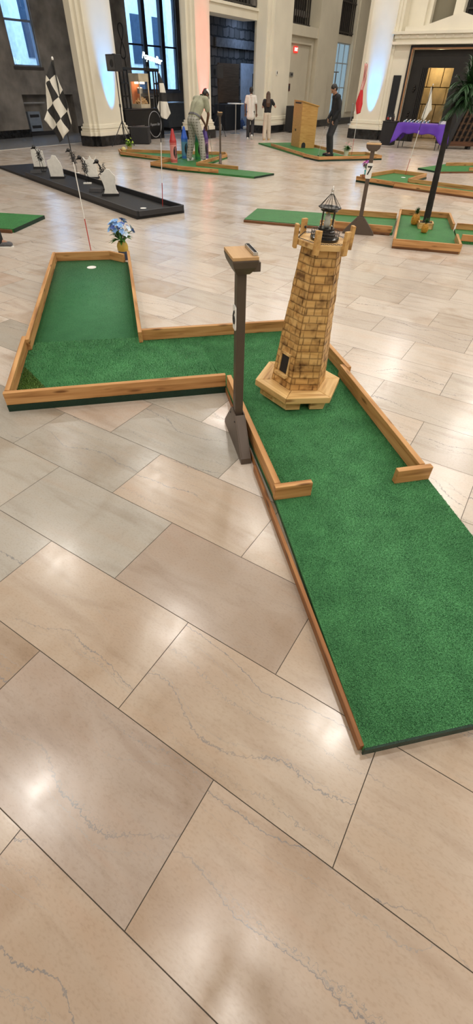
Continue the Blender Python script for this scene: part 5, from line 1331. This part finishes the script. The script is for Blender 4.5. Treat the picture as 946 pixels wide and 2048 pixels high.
sp_ = thing('stanchion', 'slim chrome stanchion with a white base beyond the man in black', 'stanchion', hall(34.4, -13.35))
MB().lathe([(.001, 0), (.16, 0), (.15, .03), (.03, .05), (.001, .05)], 20).build('base', M_WHITE, sp_, smooth='auto'); MB().tube([(0, 0, .04), (0, 0, .92)], .02, 10).build('post', M_METAL, sp_); MB().ell((0, 0, .94), (.03, .03, .03)).build('ball_top', M_METAL, sp_, smooth=True)
tp = thing('light_stand', 'thin dark pole with a flat T top against the tan wall', 'pole', hall(31.6, -13.5))
MB().tube([(0, 0, .03), (0, 0, 2.22)], .026, 8).build('pole', M_BRONZE, tp); MB().box(-.13, .13, -.03, .03, 2.22, 2.26).build('top_plate', M_BRONZE, tp); MB().lathe([(.001, 0), (.14, 0), (.13, .02), (.02, .035)], 16).build('base', M_BLACK, tp)
pn_ = MB(); ub(pn_, 25.3, 25.398, -8.22, -7.9, .45, 2.05)
pq = thing('wall_panel', 'tall dark panel on the wall between the blue-lit pier and the doorway', 'panel', hall(25.39, -8.06, .45), TH)
MB().box(-.05, 0, -.16, .16, 0, 1.62).build('board', plain('black_slate', (.012, .014, .018), .4), pq, bevel=.004); MB().box(-.056, -.05, -.13, .13, .03, 1.59).build('face', plain('black_slate', (.012, .014, .018), .4), pq)

# purple table and what stands by the doorway
pt = thing('folding_table', 'folding table under a purple cloth before the doorway', 'table', hall(22.75, -5.85), TH)
MB().box(-.375, .375, -.875, .875, .70, .74).build('table_top', M_WHITE, pt)
for x in (-.3, .3):
    for y in (-.72, .72): MB().tube([(x, y, 0), (x*.93, y*.97, .70)], .014, 8).build('leg', M_CHAR, pt)
def tablecloth():
    hx_, hy_ = .385, .885; rings = []; n = 96
    def edge(k):
        s_ = 4*k/n; i = int(s_); f_ = s_-i; c = [(-hx_, -hy_), (hx_, -hy_), (hx_, hy_), (-hx_, hy_)]
        a, b = c[i % 4], c[(i+1) % 4]; return Vector((a[0]+(b[0]-a[0])*f_, a[1]+(b[1]-a[1])*f_)), f_, i
    vs = []; fs = []
    for lv in range(8):
        for k in range(n):
            p, f_, i = edge(k); cd = min(f_, 1-f_); corner = max(0, 1-cd*7)
            drop = (.29+.02*math.sin(k*.9)+.30*corner)*max(0, lv-1)/6
            o = p.normalized() if False else Vector((p.x/hx_ if abs(abs(p.x)-hx_) < 1e-6 else 0, p.y/hy_ if abs(abs(p.y)-hy_) < 1e-6 else 0))
            out = (.012+.02*math.sin(k*1.15)*(drop/.3)+.05*corner*(drop/.4))
            q_ = p*(.985 if lv == 0 else 1) + (o*out if lv > 1 else Vector((0, 0)))
            vs.append((q_.x, q_.y, .746-drop))
    for lv in range(7):
        for k in range(n): fs.append((lv*n+k, lv*n+(k+1) % n, (lv+1)*n+(k+1) % n, (lv+1)*n+k))
    fs.append(tuple(range(n-1, -1, -1)))
    mb = MB(); mb.add(vs, fs); o = mb.build('tablecloth', plain('purple_satin', (.11, .035, .42), .45, var=.1, vscale=3), None, smooth='auto', loc=hall(22.75, -5.85), rot=TH)
    md = o.modifiers.new('thickness', 'SOLIDIFY'); md.thickness = .003; md.offset = 1
    tag(o, 'purple tablecloth draped over the folding table', 'tablecloth')
tablecloth()
m_b = plain('blue_grey_plastic', (.14, .24, .36), .5, var=.3, vscale=30)
for k in range(7):
    u = -.60+.18*k; t = thing('party_glasses', 'striped blue-grey party favour in the row on the purple table', 'party favour', hall(22.62+random.uniform(-.06, .06), -6.05+u*.8, .752), TH+random.uniform(-.2, .2), 'blue-grey party favours on the purple table')
    MB().tube([(-.07, -.05, .02), (0, 0, .06), (.07, .05, .03)], .02, 6).build('body', m_b, t); MB().tube([(-.06, .05, .02), (.07, -.05, .09)], .013, 6).build('stripe', M_WHITE, t)
wbx = thing('paper_box', 'small white box near the far end of the purple table', 'box', hall(22.75, -5.15, .752), TH)
MB().box(-.08, .08, -.11, .11, 0, .08).build('carton', M_WHITE, wbx, bevel=.004); MB().box(-.082, .082, -.03, .03, .078, .084).build('tape', M_FOAM, wbx)
kb = thing('black_cabinet', 'square black pedestal cabinet left of the purple table', 'cabinet', hall(23.45, -7.35), TH)
MB().box(-.28, .28, -.25, .25, 0, .72).build('body', M_BLACK, kb, bevel=.01); MB().box(-.29, .29, -.26, .26, .72, .74).build('top', M_CHAR, kb)
for lb, u, w_, c in (('small red-labelled bottle on the black pedestal cabinet', -.12, .04, (.4, .04, .03)), ('small pale bottle on the black pedestal cabinet, next to the red one', -.02, .035, (.5, .45, .4)), ('small dark bottle on the black pedestal cabinet, nearest the purple table', .1, .045, (.05, .03, .03))):
    t = thing('bottle', lb, 'bottle', hall(23.35, -7.35+u, .741), TH, 'bottles on the black pedestal cabinet')
    MB().lathe([(.001, 0), (w_, 0), (w_, .14), (.015, .18), (.015, .22), (.001, .22)], 14).build('glass', M_BLKGLOSS, t, smooth='auto'); MB().lathe([(w_+.001, .04), (w_+.001, .11)], 14).build('paper_label', plain('paper_'+str(c[0]), c, .7), t)
# slanted dark lattice at the right edge
lt = thing('slatted_screen', 'slanted dark wooden slatted screen at the right edge behind the palm', 'screen', (8.0, 22.55, 0))
SH = Matrix(((1, 0, .26, 0), (0, 1, 0, 0), (0, 0, 1, 0), (0, 0, 0, 1)))
MB().box(-.12, .05, -.05, .5, .08, 1.42, SH).build('side_post', M_BLACK, lt, bevel=.005); MB().box(1.9, 2.05, -.05, .5, .08, 1.42, SH).build('side_post', M_DKWOOD, lt, bevel=.005)
MB().box(.05, 1.9, -.05, .02, .10, .24, SH).build('bottom_rail', wood('reddish_oak', (.12, .05, .022), (.08, .033, .015), (.04, .016, .008), knots=False), lt); MB().box(-.1, 2.05, -.06, .5, 1.38, 1.45, SH).build('top_rail', M_DKWOOD, lt)
MB().box(.05, 1.9, .3, .34, .1, 1.4, SH).build('back_board', M_BLACK, lt)
for k in range(9): MB().box(.12+.2*k, .20+.2*k, -.03, .0, .22, 1.40, SH).build('slat', M_DKWOOD, lt)
for k in range(5): MB().box(.05, 1.9, .03, .06, .34+.2*k, .39+.2*k, SH).build('shelf_bar', M_DKWOOD, lt)
for x in (.0, .9, 1.9): MB().box(x-.05, x+.05, 0, .3, 0, .1).build('foot', M_BLACK, lt)
sc_ = thing('striped_cloth', 'red and white striped cloth on top of the slatted screen', 'cloth', (8.75, 22.62, 1.4505))
for k in range(10): MB().box(-.4+.08*k, -.32+.08*k, -.12, .12, 0, .10+.03*(k % 3)).build('stripe_fold', M_RED if k % 2 else M_WHITE, sc_, bevel=.02)

# ---------------------------------------------------------------- light
W_ = bpy.data.worlds.new('sky'); S.world = W_; W_.use_nodes = True
bg = W_.node_tree.nodes['Background']; bg.inputs['Color'].default_value = (.36, .63, 1.0, 1); bg.inputs['Strength'].default_value = 11.0
def lamp(name, kind, loc, energy, color=(1, 1, 1), **kw):
    d = bpy.data.lights.new(name, kind); d.energy = energy; d.color = color
    for k, v in kw.items(): setattr(d, k, v)
    o = bpy.data.objects.new(name, d); COL.objects.link(o); o.location = loc; return o
# round ceiling lamps on a 4.5 m grid
for i in range(-1, 8):
    for j in range(-3, 5):
        p = UV(-.2+4.5*i, .05+4.5*j, H-.25)
        if p.x*UX+p.y*UY > 40: continue
        lamp('ceiling_lamp', 'AREA', p, (46 if j < -2 else 84)*(1.3 if i > 3 else 1), (1, .95, .885), shape='DISK', size=.5)
def spot(a, b, z, ta, tb, tz, e, col, size, blend=.9):
    o = lamp('uplight', 'SPOT', UV(a, b, z), e, col, spot_size=math.radians(size), spot_blend=blend, shadow_soft_size=.04)
    d = UV(ta, tb, tz)-UV(a, b, z); o.rotation_euler = d.to_track_quat('-Z', 'Y').to_euler()
spot(15.75, -14.85, .12, 15.75, -15.45, 2.6, 1300, (.0, .33, 1), 27)
spot(20.2, -13.95, .12, 20.2, -14.5, 2.4, 2400, (1, .03, .04), 26)
spot(24.85, -8.95, .12, 25.4, -8.95, 2.4, 1500, (.0, .34, 1), 25)
lamp('lobby_lamp', 'POINT', UV(27.2, -7.0, 2.6), 40, (1, .75, .4), shadow_soft_size=.1)

o = lamp('vestibule_fill', 'AREA', UV(27.0, -15.9, 4.0), 50, (.45, .65, 1), shape='RECTANGLE', size=1.6, size_y=.8)  # unseen bluish fill, added to brighten the dark vestibule

# ---------------------------------------------------------------- viewpoint
cd = bpy.data.cameras.new('camera'); cam = bpy.data.objects.new('camera', cd); COL.objects.link(cam); S.camera = cam
cd.sensor_fit = 'VERTICAL'; cd.sensor_height = 36; cd.lens = 867.0/2048*36; cd.clip_start = .01; cd.clip_end = 200
pt_, rl_ = math.radians(44.73), math.radians(1.284)
fw = Vector((0, math.cos(pt_), -math.sin(pt_))); u0 = Vector((0, math.sin(pt_), math.cos(pt_))); x0 = Vector((1, 0, 0))
rx = x0*math.cos(rl_)+u0*math.sin(rl_); uy = -x0*math.sin(rl_)+u0*math.cos(rl_)
mw = Matrix((rx, uy, -fw)).transposed().to_4x4(); mw.translation = (0, 0, 1.75); cam.matrix_world = mw
vs_ = S.view_settings; vs_.view_transform = 'Standard'; vs_.look = 'None'; vs_.gamma = 1; vs_.use_curve_mapping = False; vs_.exposure = 0.0
